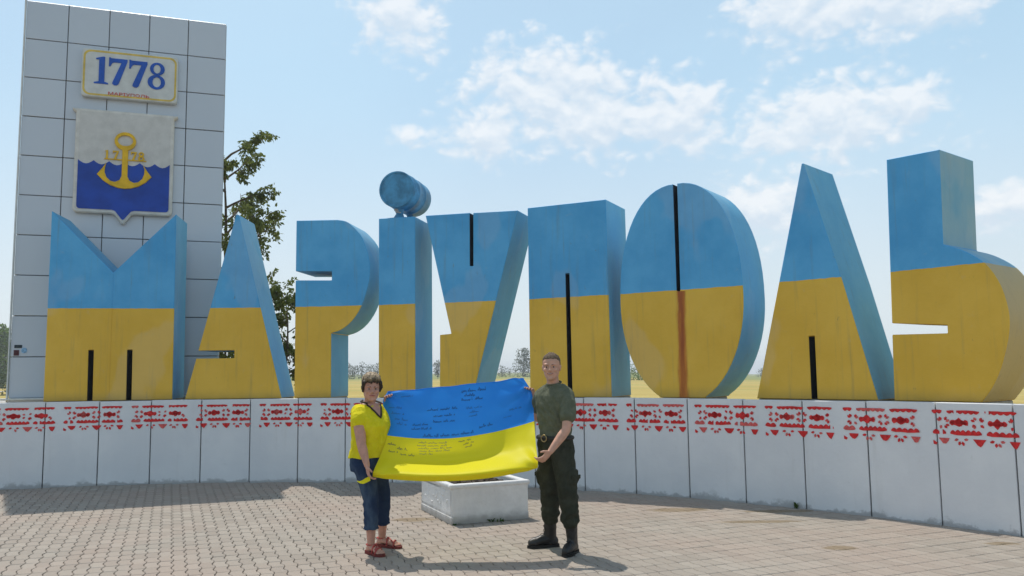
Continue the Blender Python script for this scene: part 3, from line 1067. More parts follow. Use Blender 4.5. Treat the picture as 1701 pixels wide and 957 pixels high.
# ------------------------------------------------------------------ planter
def planter():
    a, b, c = Vector((-.665, 8.915, 0)), Vector((-1.047, 9.975, 0)), Vector((.137, 9.253, 0))
    ex = (c - a).normalized(); ey = Vector((-ex.y, ex.x, 0))
    W, D, H = .89, 1.12, .405
    e = empty('planter_box', a, atan2(ex.y, ex.x))
    tag(e, 'white painted concrete planter box with relief sides standing under the flag', 'planter')
    M = MatB("planter_paint"); p = M.objco()
    cc = M.mix(M.ramp(M.noise(p, 5, 6, .7), .35, .7), (.70, .695, .68), (.80, .795, .78))
    cc = M.mix(M.math('MULTIPLY', M.ramp(M.noise(p, 17, 6, .75), .58, .78), .6), cc, (.30, .28, .25))
    sp = M.N('ShaderNodeSeparateXYZ'); M.L(p, sp.inputs[0])
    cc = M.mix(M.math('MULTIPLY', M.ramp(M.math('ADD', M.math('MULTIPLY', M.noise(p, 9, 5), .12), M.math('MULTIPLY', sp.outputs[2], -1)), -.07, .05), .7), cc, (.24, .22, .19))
    M.col(cc); M.set(.75, .25); M.bump(M.noise(p, 26, 7, .7), .5, .012)
    bm = bmesh.new()
    t = .055
    for (c_, s_) in (((W / 2, t / 2, (H + .075) / 2), (W - .03, t, H - .075)), ((W / 2, D - t / 2, (H + .075) / 2), (W - .03, t, H - .075)),
                     ((t / 2 + .004, D / 2, (H + .075) / 2), (t, D - .02, H - .077)), ((W - t / 2 - .004, D / 2, (H + .075) / 2), (t, D - .02, H - .077))):
        box(bm, c_, s_, bevel=.004)
    obj('walls', bm, M.m, e)
    bm = bmesh.new()
    box(bm, (W / 2, D / 2, .04), (W + .0, D + .0, .09), bevel=.010)
    obj('plinth', bm, M.m, e)
    bm = bmesh.new()
    for (c_, s_) in (((W / 2, .028, H - .012), (W + .03, .075, .05)), ((W / 2, D - .028, H - .012), (W + .03, .075, .05)),
                     ((.026, D / 2, H - .0135), (.072, D - .06, .05)), ((W - .026, D / 2, H - .0135), (.072, D - .06, .05))):
        box(bm, c_, s_, bevel=.012)
    obj('rim', bm, M.m, e, smooth=True, sharp=60)
    for side in range(2):        # cast frame and relief scrolls on the two faces in view
        bm = bmesh.new()
        Lf = W if side == 0 else D

        def P(u, v, d):
            return Vector((u, .012 - d, v)) if side == 0 else Vector((.012 - d, u, v))
        for u0, u1, v0, v1 in ((.03, Lf - .03, .085, .115), (.03, Lf - .03, H - .07, H - .04), (.012, .045, .085, H - .04), (Lf - .045, Lf - .012, .085, H - .04)):
            q = P((u0 + u1) / 2, (v0 + v1) / 2, 0)
            s_ = (u1 - u0, .016, v1 - v0) if side == 0 else (.016, u1 - u0, v1 - v0)
            box(bm, q, s_, bevel=.005)
        obj('face_frame', bm, M.m, e)
        bm = bmesh.new()
        rs = random.Random(side + 5)
        for q in range(7):
            u = .12 + (Lf - .24) * q / 6
            pts = []
            sgn = 1 if q % 2 else -1
            for i in range(9):
                a_ = i * .62
                r_ = .055 * (1 - i / 11)
                pts.append(P(u + r_ * cos(a_ + q), .235 + sgn * .03 + r_ * sin(a_ + q) * 1.1, .002))
            tube(bm, pts, [.013 - .0008 * i for i in range(9)], 6)
        for q in range(6):
            u = .17 + (Lf - .34) * q / 5
            ell(bm, P(u, .235 + .05 * sin(q * 2.1), 0), (.045, .014, .022) if side == 0 else (.014, .045, .022), seg=10, rings=6)
        obj('relief', bm, M.m, e, smooth=True)
    # soil
    bm = bmesh.new()
    n = 44
    g = [[bm.verts.new((.05 + (W - .10) * i / n, .05 + (D - .10) * j / n,
                        H - .062 + .022 * noise.noise((i * .33, j * .33, 1)) + .02 * noise.noise((i * .9, j * .9, 4)))) for j in range(n + 1)] for i in range(n + 1)]
    for i in range(n):
        for j in range(n): bm.faces.new((g[i][j], g[i + 1][j], g[i + 1][j + 1], g[i][j + 1]))
    for q in range(260):
        x, y = random.uniform(.08, W - .08), random.uniform(.08, D - .08); s_ = random.uniform(.005, .016)
        ell(bm, (x, y, H - .055 + random.uniform(-.01, .012)), (s_, s_ * .8, s_ * .6), seg=6, rings=4)
    tag(obj('soil', bm, simple("soil", (.055, .042, .030), .95, .5, 30, .5, 120), e), kind='stuff')
    return e


planter()

# ------------------------------------------------------------------ weeds
M_weed = leaf_material('weed_green', (.05, .10, .02), (.10, .16, .035))


def weed(loc, n, h, label, spread=.05):
    e = empty('weed', loc); tag(e, label, 'weed')
    bm = bmesh.new()
    for i in range(n):
        a = random.uniform(0, 2 * pi); l = h * random.uniform(.5, 1.1); w = .006 + .006 * random.random()
        b = Vector((random.uniform(-spread, spread), random.uniform(-.012, .012), 0))
        d = Vector((cos(a), sin(a), 0)); s_ = Vector((-d.y, d.x, 0)) * w
        p1 = b + d * l * .35 + Vector((0, 0, l * .6)); p2 = b + d * l * .75 + Vector((0, 0, l * .75))
        v = [bm.verts.new(x) for x in (b - s_ * .4, b + s_ * .4, p1 + s_, p1 - s_, p2)]
        bm.faces.new(v[:4]); bm.faces.new((v[3], v[2], v[4]))
    obj('leaves', bm, M_weed, e)


_ex = Vector((.802, .338, 0)).normalized()
weed(Vector((-.665, 8.915, 0)) + _ex * .50 - Vector((0, .02, 0)), 26, .05, 'low green weed at the front foot of the white planter', .09)
weed(Vector((-.665, 8.915, 0)) + _ex * .06 - Vector((0, .02, 0)), 10, .03, 'tiny dark weed at the near corner of the planter', .03)
weed(Vector((-.665, 8.915, 0)) + Vector((-.15, .42, 0)), 8, .03, 'tiny weed by the left foot of the planter', .03)
_a, _t, _n = pframe[14]
weed(_a + _t * .62 - _n * .02 + Vector((0, 0, .0)), 14, .10, 'single small weed growing at the foot of the white wall', .02)

# ------------------------------------------------------------------ trees
M_bark = simple("bark", (.10, .075, .05), .95, .4, 12, .6, 40)
M_leafA = leaf_material('poplar_leaf', (.095, .130, .032), (.190, .220, .070), .5)
M_leafB = leaf_material('far_leaf', (.040, .060, .022), (.075, .100, .035))
M_leafC = leaf_material('bright_leaf', (.075, .14, .012), (.14, .22, .022))


def add_leaf(bm, p, d, s, nrm):
    side = d.cross(nrm)
    side = side.normalized() if side.length > 1e-6 else Vector((1, 0, 0))
    w = s * .26
    v = [bm.verts.new(x) for x in (p, p + d * s * .45 + side * w, p + d * s, p + d * s * .45 - side * w)]
    bm.faces.new(v)


def rv(r=random): return Vector((r.gauss(0, 1), r.gauss(0, 1), r.gauss(0, 1))).normalized()


def sparse_tree(loc, h, spread, seed, label, mat, limbs=9, leaf=.12, per=34, twigs=9, start=.35, group=None, lean=(0, 0)):
    """trunk, limbs and hanging twigs with single leaves"""
    rs = random.Random(seed)
    e = empty('tree', loc); tag(e, label, 'tree', group)
    bt = bmesh.new(); bl = bmesh.new()
    trunk = [Vector((lean[0] * t * h + .12 * sin(t * 5 + seed), lean[1] * t * h + .10 * cos(t * 4), h * t)) for t in (0, .15, .3, .45, .6, .75, .9)]
    r0 = .012 * h + .01
    tube(bt, trunk, [r0 * (1 - .85 * i / 6) for i in range(7)], 8, cap=False)
    for i in range(limbs):
        t = start + (.95 - start) * (i + rs.random()) / limbs
        k = min(5, int(t / .15)); f = t / .15 - k
        b = trunk[k].lerp(trunk[k + 1], min(1, f))
        a = i * 2.4 + rs.uniform(-.5, .5)
        l = spread * (1.1 - .55 * t) * rs.uniform(.75, 1.15)
        d = Vector((cos(a), sin(a), rs.uniform(.35, .9)))
        pts = [b]
        for q in range(5):
            pts.append(pts[-1] + d.normalized() * l / 5)
            d = d + rv(rs) * .22 + Vector((0, 0, -.13))
        tube(bt, pts, [r0 * .30 * (1 - .17 * q) for q in range(6)], 6, cap=False)
        for q in range(twigs):
            tq = rs.uniform(.25, 1.0) * 5; kq = min(4, int(tq)); c = pts[kq].lerp(pts[kq + 1], tq - kq)
            td = (rv(rs) + Vector((cos(a), sin(a), .25)) * .8).normalized()
            tl = l * rs.uniform(.16, .34)
            tp = [c]
            for w in range(4):
                tp.append(tp[-1] + td * tl / 4); td = (td + rv(rs) * .18 + Vector((0, 0, -.20))).normalized()
            tube(bt, tp, [r0 * .09, r0 * .08, r0 * .06, r0 * .045, r0 * .03], 4, cap=False)
            for w in range(per):
                u = min(.999, rs.uniform(.25, 1.05) ** .8) * 4; ku = int(u); p = tp[ku].lerp(tp[ku + 1], u - ku)
                dl = (rv(rs) * .8 + Vector((0, 0, -.75))).normalized()
                add_leaf(bl, p + rv(rs) * leaf * .7, dl, leaf * rs.uniform(.65, 1.25), rv(rs))
    obj('trunk', bt, M_bark, e)
    obj('crown', bl, mat, e)
    return e


def bushy_tree(loc, h, w, seed, label, mat, n=900, leaf=.3, cat='tree', group=None, lob=11, base=.22):
    """trunk and limbs, a crown of clumps of leaf faces with gaps between"""
    rs = random.Random(seed)
    e = empty('tree' if cat == 'tree' else 'bush', loc); tag(e, label, cat, group)
    bt = bmesh.new(); bl = bmesh.new()
    r0 = .02 * h
    tube(bt, [(0, 0, -.2), (rs.uniform(-.03, .03) * h, 0, h * .3), (rs.uniform(-.05, .05) * h, 0, h * .7)], [r0, r0 * .7, r0 * .25], 6, cap=False)
    cl = []
    for i in range(lob):
        t = (i + .5) / lob
        z = h * (base + (1 - base) * t * .93)
        prof = sin(pi * min(1, .18 + .80 * t)) ** .7
        a = i * 2.39 + rs.uniform(-.4, .4); rr = w * .5 * prof * rs.uniform(.2, .75)
        c = Vector((rr * cos(a), rr * sin(a), z)); cr = w * rs.uniform(.16, .28) * (.6 + .5 * prof)
        cl.append((c, cr))
        tube(bt, [(0, 0, z * .55), tuple(c * .6 + Vector((0, 0, z * .35))), tuple(c)], [r0 * .4, r0 * .25, r0 * .1], 4, cap=False)
    for i in range(n):
        c, cr = rs.choice(cl)
        d = rv(rs); p = c + d * cr * rs.uniform(.35, 1.1) ** .6
        p.z = max(p.z, h * base * .4)
        add_leaf(bl, p, (d + rv(rs) * .7 + Vector((0, 0, -.3))).normalized(), leaf * rs.uniform(.6, 1.3), (d + rv(rs) * .6).normalized())
    obj('trunk', bt, M_bark, e); obj('crown', bl, mat, e)
    return e


# behind the tower
sparse_tree((-6.55, 18.6, -.03), 7.2, 2.05, 11, 'sparse leafy tree rising between the tower and the letters', M_leafA, limbs=28, leaf=.105, per=32, twigs=13, start=.14)
sparse_tree((-5.15, 18.7, -.03), 3.7, .95, 17, 'young leafy tree standing between the letter A and the round bowl letter', M_leafA, limbs=14, leaf=.11, per=26, twigs=8, start=.25)
sparse_tree((-10.35, 19.2, -.03), 4.3, 1.5, 5, 'small tree mostly hidden behind the left edge of the tower', M_leafA, limbs=9, leaf=.12, per=16, twigs=7, start=.3)
bushy_tree((-6.2, 17.9, -.03), 3.3, 2.1, 31, 'leafy bush growing behind the base of the pointed letter A', M_leafA, n=2600, leaf=.12, cat='bush', base=.05)
# far left trees and bush by the road
bushy_tree((-80.5, 130, -.03), 9.6, 8.5, 21, 'lush green tree at the left edge beyond the pale road', M_leafC, n=6500, leaf=.55, lob=16, base=.05)
bushy_tree((-87.5, 131, -.03), 9.0, 8, 22, 'second lush green tree, farthest left, cut off by the left edge', M_leafC, n=5000, leaf=.55, lob=16, base=.05)
bushy_tree((-46.5, 77, -.03), 1.9, 3.0, 23, 'dark low bush by the pale road at the far left', M_leafB, n=500, leaf=.22, cat='bush', base=.0)


def far(x, y): return Vector((x * y, y, ground_z(x * y, y)))


HG = 'trees on the field horizon'
i = 0
for pos, rx, y, h, w in (('leftmost', -.199, 235, 4.4, 4.5), ('second from the left', -.190, 245, 3.9, 3.6), ('middle one', -.181, 240, 4.6, 4.2), ('second from the right', -.171, 250, 4.0, 3.6), ('rightmost', -.162, 240, 4.4, 4.6)):
    i += 1
    bushy_tree(far(rx, y), h, w, 40 + i, pos + ' of the faint far trees in a row behind the woman', M_leafB, n=260, leaf=.42, lob=7, group='faint tree row behind the woman', base=.3)
for pos, rx in (('left', -.196), ('middle', -.180), ('right', -.165)):
    i += 1
    bushy_tree(far(rx, 238), 1.5, 4.6, 60 + i, pos + ' low far bush under the faint tree row', M_leafB, n=240, leaf=.4, cat='bush', lob=6, group='far bushes under the tree row', base=0)
bushy_tree(far(-.090, 215), 4.6, 2.6, 71, 'far narrow tree seen between two letters left of the flag', M_leafB, n=500, leaf=.4, base=.15)
bushy_tree(far(.0135, 250), 8.2, 7.6, 72, 'far dark round tree standing above the flag corner', M_leafB, n=1700, leaf=.5, base=.08)
bushy_tree(far(-.0135, 250), 3.6, 3.2, 73, 'far low bush left of the round tree above the flag', M_leafB, n=260, leaf=.4, cat='bush', base=0)
bushy_tree(far(-.004, 250), 2.4, 4.0, 74, 'far very low bush just left of the round tree', M_leafB, n=200, leaf=.4, cat='bush', base=0)
bushy_tree(far(.298, 330), 3.4, 4.4, 75, 'tiny bluish far bush seen right of the egg shaped letter', M_leafB, n=260, leaf=.5, cat='bush', base=0)
bushy_tree(far(.612, 120), 2.3, 5.5, 76, 'far dark shrub at the right edge beyond the last letter', M_leafB, n=700, leaf=.35, cat='bush', base=0)
for q, rx in enumerate((.136, .152)):
    bushy_tree(far(rx, 150), 2.4, 6.0, 77 + q, ('left' if q == 0 else 'right') + ' far green hedge bush seen left of the egg shaped letter', M_leafC, n=420, leaf=.4, cat='bush', group='far hedge bushes', base=0)

# pale road at the far left
bm = bmesh.new()
v = [bm.verts.new(p) for p in ((-160, 118, -.02), (-40, 92, -.02), (-40, 96, -.02), (-160, 124, -.02))]
bm.faces.new(v)
v = [bm.verts.new(p) for p in ((-70, 62, -.02), (-20, 52, -.02), (-20, 60, -.02), (-70, 71, -.02))]
bm.faces.new(v)
tag(obj('road', bm, simple("pale_road", (.42, .40, .36), .9, .15, .3)), kind='structure')

# ------------------------------------------------------------------ people
def hand(bm, wrist, d, palm_n, thumb_side, curl=.5, size=1.0, spread=.10):
    """d: direction of the hand, palm_n: where the palm looks, thumb_side: direction of the thumb side"""
    d = d.normalized(); palm_n = (palm_n - d * palm_n.dot(d)).normalized(); s_ = d.cross(palm_n).normalized()
    if s_.dot(thumb_side) < 0: s_ = -s_
    L = .092 * size
    c = wrist + d * L * .52
    ax = Matrix((s_, palm_n, d)).transposed()
    ell(bm, c, (.043 * size, .017 * size, L * .62), ax, 14, 10)
    tube(bm, [wrist - d * .03, wrist + d * .02], [.026 * size, .028 * size], 10, (palm_n, .75))
    for k, (o, ln, cr) in enumerate(((.031, .074, .85), (.0105, .082, 1.0), (-.0105, .077, 1.05), (-.031, .060, 1.15))):
        b = wrist + d * L * .95 + s_ * o * size
        dd = (d + s_ * (o * 4 * spread / .10)).normalized()
        pts = [b - dd * .02, b]
        a = 0
        for seg_, fr in enumerate((.45, .32, .26)):
            a += curl * cr * (.75 if seg_ == 0 else .8)
            v = dd * cos(a) + palm_n * sin(a)
            pts.append(pts[-1] + v * ln * fr * size)
        tube(bm, pts, [.0095 * size, .0095 * size, .0088 * size, .008 * size, .007 * size], 8)
    b = wrist + d * L * .28 + s_ * .034 * size
    t1 = (s_ * .75 + d * .65 + palm_n * .35).normalized(); t2 = (d * .9 + s_ * .15 + palm_n * (.35 + .4 * curl)).normalized()
    tube(bm, [b - t1 * .015, b, b + t1 * .032 * size, b + t1 * .032 * size + t2 * .028 * size], [.012 * size, .0125 * size, .011 * size, .0085 * size], 8)


def head(bm, chin, f, u, H=.235, wide=1.0, jaw=1.0, nose=1.0):
    """skull, jaw, brow, nose, cheeks, lips and ears round the neck axis; chin is on that axis at chin height"""
    f = f.normalized(); r = f.cross(u).normalized(); u = r.cross(f).normalized()
    P = lambda x, y, z: chin + r * x + f * y + u * z
    k = H / .235
    rows = [(-.004, .022, .078, .00), (.008, .036 * jaw, .088, .02), (.03, .050 * jaw, .090, .045), (.055, .059 * jaw, .089, .058), (.085, .066, .089, .075), (.112, .070, .081, .092),
            (.135, .0735, .088, .102), (.165, .0745, .086, .106), (.195, .068, .070, .098), (.218, .050, .046, .076), (.232, .022, .018, .040)]
    loft(bm, [(P(0, 0, z * k), r * w * wide * k, f * fr * k, bk * k) for z, w, fr, bk in rows], 24)
    ax = Matrix((r, f, u)).transposed()
    E = lambda x, y, z, a, b, c: ell(bm, P(x * k, y * k, z * k), (a * k, b * k, c * k), ax, 14, 8)
    for s_ in (-1, 1):
        E(.030 * s_, .078, .135, .027, .014, .011)      # brow
        E(.040 * s_, .068, .088, .024, .020, .020)      # cheek
        E(.0735 * s_ * wide, -.004, .108, .009, .018, .030)     # ear
        E(.076 * s_ * wide, -.010, .118, .010, .017, .016)
        E(.0125 * s_, .095, .078, .009, .010, .008 * nose)      # nostril
    tube(bm, [P(0, .082, .130), P(0, .094 * 1.0, .108), P(0, .108, .086), P(0, .100, .077)], [.010, .0105, .0135 * nose, .009], 10)
    E(0, .086, .055, .026, .010, .007); E(0, .084, .046, .022, .011, .008)      # lips
    E(0, .080, .016, .022, .016, .016)      # chin
    return P, r, f, u, k


def face_parts(P, k, r, f, u, parent, inv, m_lip, m_white, m_iris, smile=False):
    ax = Matrix((r, f, u)).transposed()
    for s_ in (-1, 1):
        b = bmesh.new(); ell(b, inv @ P(.031 * s_ * k, .0735 * k, .114 * k), (.0115, .0105, .0068), ax, 12, 8)
        eye = obj('eye', b, m_white, parent, smooth=True)
        b = bmesh.new(); ell(b, inv @ P(.031 * s_ * k, .0805 * k, .1135 * k), (.0062, .005, .0062), ax, 10, 6)
        obj('iris', b, m_iris, eye, smooth=True)
    b = bmesh.new()
    pts = [inv @ P(x * k, (.095 - abs(x) * .26) * k, (.052 + (abs(x) * .20 if smile else 0)) * k) for x in (-.027, -.014, 0, .014, .027)]
    tube(b, pts, [.0025, .0052, .006, .0052, .0025], 6)
    obj('mouth', b, m_lip, parent, smooth=True)
    if smile:
        b = bmesh.new()
        pts = [inv @ P(x * k, (.0985 - abs(x) * .28) * k, (.0535 + abs(x) * .19) * k) for x in (-.018, -.009, 0, .009, .018)]
        tube(b, pts, [.0018, .0034, .0038, .0034, .0018], 6)
        obj('teeth', b, m_white, parent, smooth=True)


M_eye = simple("eye_white", (.40, .36, .33), .3, .05)
M_iris = simple("iris_dark", (.03, .025, .02), .3, .1)
M_lip = simple("lips", (.34, .10, .08), .5, .1)


def folds(scale, amp, ax=(1, 1, .35), amp2=None):
    def fn(co, n):
        p = Vector((co.x * ax[0], co.y * ax[1], co.z * ax[2])) * scale
        v = noise.noise(p) * .6 + (1 - abs(noise.noise(p * 1.9 + Vector((3, 1, 7))))) * .5 - .45
        return amp * v
    return fn


def V(*a): return Vector(a)


def build_man():
    c0 = V(.375, 7.64, 0)
    f = V(-.64, -.77, 0).normalized(); r = f.cross(V(0, 0, 1)).normalized()   # r: his right
    root = empty('person', (.375, 7.64, 0))
    tag(root, 'smiling man in olive T-shirt, dark cargo trousers and black boots holding the flag', 'person')
    inv = Matrix.Translation(-Vector(root.location))
    skin = skin_material('skin_man', (.56, .32, .225))
    # joints
    shL, elL, wrL = V(.505, 7.515, 1.388), V(.462, 7.385, 1.085), V(.315, 7.305, .905)
    shR, elR, wrR = V(.245, 7.775, 1.393), V(.232, 7.965, 1.155), V(.178, 7.935, 1.33)
    hipL, knL, anL = V(.435, 7.575, .90), V(.470, 7.465, .50), V(.508, 7.515, .10)
    hipR, knR, anR = V(.315, 7.705, .90), V(.318, 7.665, .50), V(.325, 7.795, .10)

    def torso(bm, g, z0, rows):
        loft(bm, [((c0.x + f.x * fo, c0.y + f.y * fo, z), r * (w + g), f * (d + g), b + g) for z, w, d, b, fo in rows if z >= z0])
    rows = [(.86, .15, .10, .115, 0), (.92, .158, .108, .12, 0), (1.0, .150, .108, .105, .0), (1.08, .152, .108, .10, .0), (1.18, .168, .115, .108, 0),
            (1.29, .188, .122, .115, .0), (1.375, .192, .108, .112, 0), (1.43, .165, .085, .095, -.005), (1.465, .108, .066, .075, -.008), (1.488, .068, .057, .062, -.005)]
    bm = bmesh.new()
    torso(bm, -.012, 0, rows)
    hc = V(.352, 7.612, 1.516)
    tube(bm, [V(.378, 7.648, 1.40), V(.366, 7.63, 1.48), V(.353, 7.62, 1.58)], [.062, .056, .055], 16)
    face = V(-.20, -1, .02)
    P, hr, hf, hu, k = head(bm, hc, face, V(0, .05, 1), .244, 1.02, 1.08, 1.0)
    for sh, el, wr in ((shL, elL, wrL), (shR, elR, wrR)):
        m1 = sh.lerp(el, .45); m2 = el.lerp(wr, .3)
        tube(bm, [sh - (sh - V(c0.x, c0.y, sh.z)) * .28 - V(0, 0, .02), sh.lerp(el, .15), m1, el], [.034, .046, .049, .040], 14)
        tube(bm, [el, m2, el.lerp(wr, .7), wr], [.040, .043, .034, .027], 14)
    hand(bm, wrL, V(-.62, -.22, -.62), V(-.6, .55, .35), V(-.2, -.9, .2), .75)
    hand(bm, wrR, V(-.10, -.12, .9), V(-.45, -.85, 0), V(-.8, .1, .1), .8)
    for hip, kn, an in ((hipL, knL, anL), (hipR, knR, anR)):
        tube(bm, [hip, hip.lerp(kn, .5), kn], [.075, .062, .046], 14)
        tube(bm, [kn, kn.lerp(an, .35), an], [.046, .042, .030], 14)
        tube(bm, [an, an + V(0, 0, -.05)], [.037, .04], 10)
    bm.transform(inv)
    me = remeshed(bm, .0042, 3, 'body'); me.materials.append(skin)
    obj('body', me, None, root)
    face_parts(P, k, hr, hf, hu, root, inv, M_lip, M_eye, M_iris, smile=True)
    # hair: short crop
    bm = bmesh.new()
    rowsH = [(.128, .0765, .0, .108), (.150, .0785, .045, .112), (.172, .0775, .072, .112), (.195, .073, .078, .106), (.215, .060, .064, .090), (.230, .040, .042, .065), (.243, .016, .018, .03)]
    loft(bm, [(P(0, 0, z * k), hr * w * k, hf * max(fr, .006) * k, bk * k) for z, w, fr, bk in rowsH], 26)
    ax = Matrix((hr, hf, hu)).transposed()
    for s_ in (-1, 1): ell(bm, P(.072 * s_, -.02, .135), (.008, .04, .035), ax, 12, 8)
    ell(bm, P(0, -.085, .10), (.055, .028, .045), ax)
    bm.transform(inv)
    me = remeshed(bm, .004, 2, 'hair')
    displace(me, lambda co, n: .0045 * noise.noise(co * 120) + .003 * noise.noise(co * 45))
    me.materials.append(simple('hair_short_brown', (.14, .098, .062), .8, .35, 60, .5, 200))
    obj('hair', me, None, root)
    for s_ in (-1, 1):
        b = bmesh.new()
        tube(b, [inv @ P((.016 + .016 * q) * s_, (.094 - .006 * q * q) * k, (.131 + .003 * (1 if q == 1 else 0)) * k) for q in range(3)], [.003, .004, .0025], 6)
        obj('eyebrow', b, bpy.data.materials['hair_short_brown'], root)
    # T-shirt
    bm = bmesh.new()
    torso(bm, .008, .98, [q for q in rows[:-1]] + [(1.480, .080, .064, .068, -.006)])
    for sh, el in ((shL, elL), (shR, elR)):
        e1 = sh.lerp(el, .62 if sh is shL else .55)
        tube(bm, [sh + V(0, 0, -.012) - (sh - V(c0.x, c0.y, sh.z)) * .12, sh.lerp(el, .25), e1], [.062, .069, .076], 16)
    bm.transform(inv)
    me = remeshed(bm, .0075, 3, 'shirt')

    def fs(co, n):
        w = co + Vector(root.location)
        a = .020 * (1 - abs(noise.noise(Vector((w.x * 10 + w.z * 6, w.y * 10 - w.z * 5, w.z * 4))))) - .015
        b = .012 * noise.noise(Vector((w.x * 12, w.y * 12, w.z * 26))) * max(0, 1.2 - abs(w.z - 1.07) * 5)
        return a + b
    displace(me, fs)
    me.materials.append(cloth_material('olive_tshirt', (.098, .108, .070), (.135, .142, .095)))
    obj('tshirt', me, None, root)
    b = bmesh.new()
    n = 24; ctr = inv @ V(.372, 7.636, 1.490)
    tube(b, [ctr + (r * .068 * cos(2 * pi * q / n) + f * .064 * sin(2 * pi * q / n)) + V(0, 0, -.016 * sin(2 * pi * q / n)) for q in range(n + 1)], .008, 6, cap=False)
    obj('collar', b, bpy.data.materials['olive_tshirt'], root, smooth=True)
    # trousers
    bm = bmesh.new()
    loft(bm, [((c0.x, c0.y, z), r * w, f * d, b) for z, w, d, b in ((.84, .172, .118, .13), (.90, .178, .125, .14), (.96, .172, .122, .13), (1.005, .163, .118, .118))])
    for hip, kn, an, out in ((hipL, knL, anL, -r), (hipR, knR, anR, r)):
        bl_ = kn.lerp(an, .5)
        tube(bm, [hip + V(0, 0, -.02), hip.lerp(kn, .45), kn + V(0, 0, .04), kn.lerp(bl_, .55), kn.lerp(an, .50), kn.lerp(an, .60), kn.lerp(an, .68)], [.108, .094, .081, .079, .082, .074, .060], 18, cap=False)
        pk = hip.lerp(kn, .62) + out * .085
        ax = Matrix((f, out, V(0, 0, 1))).transposed()
        ell(bm, pk, (.075, .026, .10), ax, 14, 10)
    bm.transform(inv)
    me = remeshed(bm, .0085, 3, 'trousers')

    def ft(co, n):
        w = co + Vector(root.location)
        a = .022 * (1 - abs(noise.noise(Vector((w.x * 7, w.y * 7, w.z * 10))))) - .014
        kz = max(0, 1 - abs(w.z - .48) * 5) + max(0, 1 - abs(w.z - .28) * 6)
        return a + .016 * kz * noise.noise(Vector((w.x * 9, w.y * 9, w.z * 28)))
    displace(me, ft)
    me.materials.append(cloth_material('dark_olive_trousers', (.028, .031, .021), (.046, .049, .034), 9))
    tr = obj('trousers', me, None, root)
    for hip, kn, out in ((hipL, knL, -r), (hipR, knR, r)):
        pk = hip.lerp(kn, .58) + out * .118
        b = bmesh.new()
        ax = Matrix((f, out, V(0, 0, 1))).transposed().to_4x4()
        box(b, (0, 0, 0), (.12, .012, .035), Matrix.Translation(inv @ pk) @ ax, .004)
        obj('pocket_flap', b, bpy.data.materials['dark_olive_trousers'], tr)
    # belt
    b = bmesh.new()
    n = 32; ctr = inv @ V(c0.x, c0.y, 1.0)
    tube(b, [ctr + r * .170 * cos(2 * pi * q / n) + f * (.125 if sin(2 * pi * q / n) > 0 else .125) * sin(2 * pi * q / n) for q in range(n + 1)], .020, 8, (V(0, 0, 1), 1.0), cap=False)
    belt = obj('belt', b, simple('belt_dark', (.02, .02, .016), .6, .2), root, smooth=True)
    b = bmesh.new()
    bc = ctr + f * .148 + r * .015
    tube(b, [bc + r * .03 * cos(a) + V(0, 0, .03 * sin(a)) for a in [i * 2 * pi / 12 for i in range(13)]], .0055, 6, cap=False)
    obj('buckle', b, simple('brass_buckle', (.35, .26, .12), .35, .1, metal=.8), belt, smooth=True)
    # boots
    M_boot = simple('boot_leather', (.011, .011, .011), .45, .3, 20, .3, 90, .5)
    M_sole = simple('boot_sole', (.014, .013, .012), .8, .2)
    for an, kn, toe in ((anL, knL, V(.425, 7.345, .035)), (anR, knR, V(.120, 7.735, .035))):
        d = (toe - V(an.x, an.y, toe.z)); d.z = 0; L_ = d.length; d.normalize(); s_ = d.cross(V(0, 0, 1))
        g = V(an.x, an.y, 0)
        bm = bmesh.new()
        sk = (kn - an) / (kn.z - an.z); sk.z = 0
        loft(bm, [(g + V(0, 0, .31) + sk * .20, s_ * .058, d * .060, .062), (g + V(0, 0, .22) + sk * .115, s_ * .052, d * .057, .058), (g + V(0, 0, .14) + sk * .04, s_ * .046, d * .060, .055), (g + V(0, 0, .085), s_ * .042, d * .075, .055), (g + V(0, 0, .03), s_ * .040, d * .10, .058)], 18)
        tube(bm, [g + V(0, 0, .075) + d * .02, g + d * .09 + V(0, 0, .068), g + d * (L_ - .065) + V(0, 0, .052), g + d * (L_ - .03) + V(0, 0, .046)], [.045, .046, .047, .040], 14, (V(0, 0, 1), .92))
        ell(bm, g - d * .035 + V(0, 0, .05), (.04, .04, .05))
        bm.transform(inv)
        me = remeshed(bm, .006, 3, 'boot'); me.materials.append(M_boot)
        displace(me, lambda co, n: .003 * noise.noise(co * 30))
        bo = obj('boot', me, None, root)
        b = bmesh.new()
        ol = [(-.082, .0), (-.070, .034), (-.02, .040), (.06, .042), (L_ - .07, .050), (L_ - .02, .036), (L_ + .012, .0), (L_ - .02, -.036), (L_ - .07, -.050), (.06, -.042), (-.02, -.040), (-.070, -.034)]
        ol = catmull(ol, 3, True)
        lo = [b.verts.new(inv @ (g + d * x + s_ * y + V(0, 0, .001))) for x, y in ol]; hi = [b.verts.new(inv @ (g + d * x + s_ * y + V(0, 0, .026))) for x, y in ol]
        b.faces.new(hi); b.faces.new(list(reversed(lo)))
        for q in range(len(ol)): b.faces.new((lo[q], lo[(q + 1) % len(ol)], hi[(q + 1) % len(ol)], hi[q]))
        obj('sole', b, M_sole, bo)
        b = bmesh.new()
        lp = []
        for q in range(7):
            pz = .095 + q * .020
            lp.append(inv @ (g + sk * max(0, pz - .10) + d * (.060 + .045 * max(0, (2.5 - q)) / 2.5) + V(0, 0, pz) + s_ * (.024 if q % 2 else -.024)))
        tube(b, lp, .0032, 5)
        obj('laces', b, M_sole, bo)
    return root


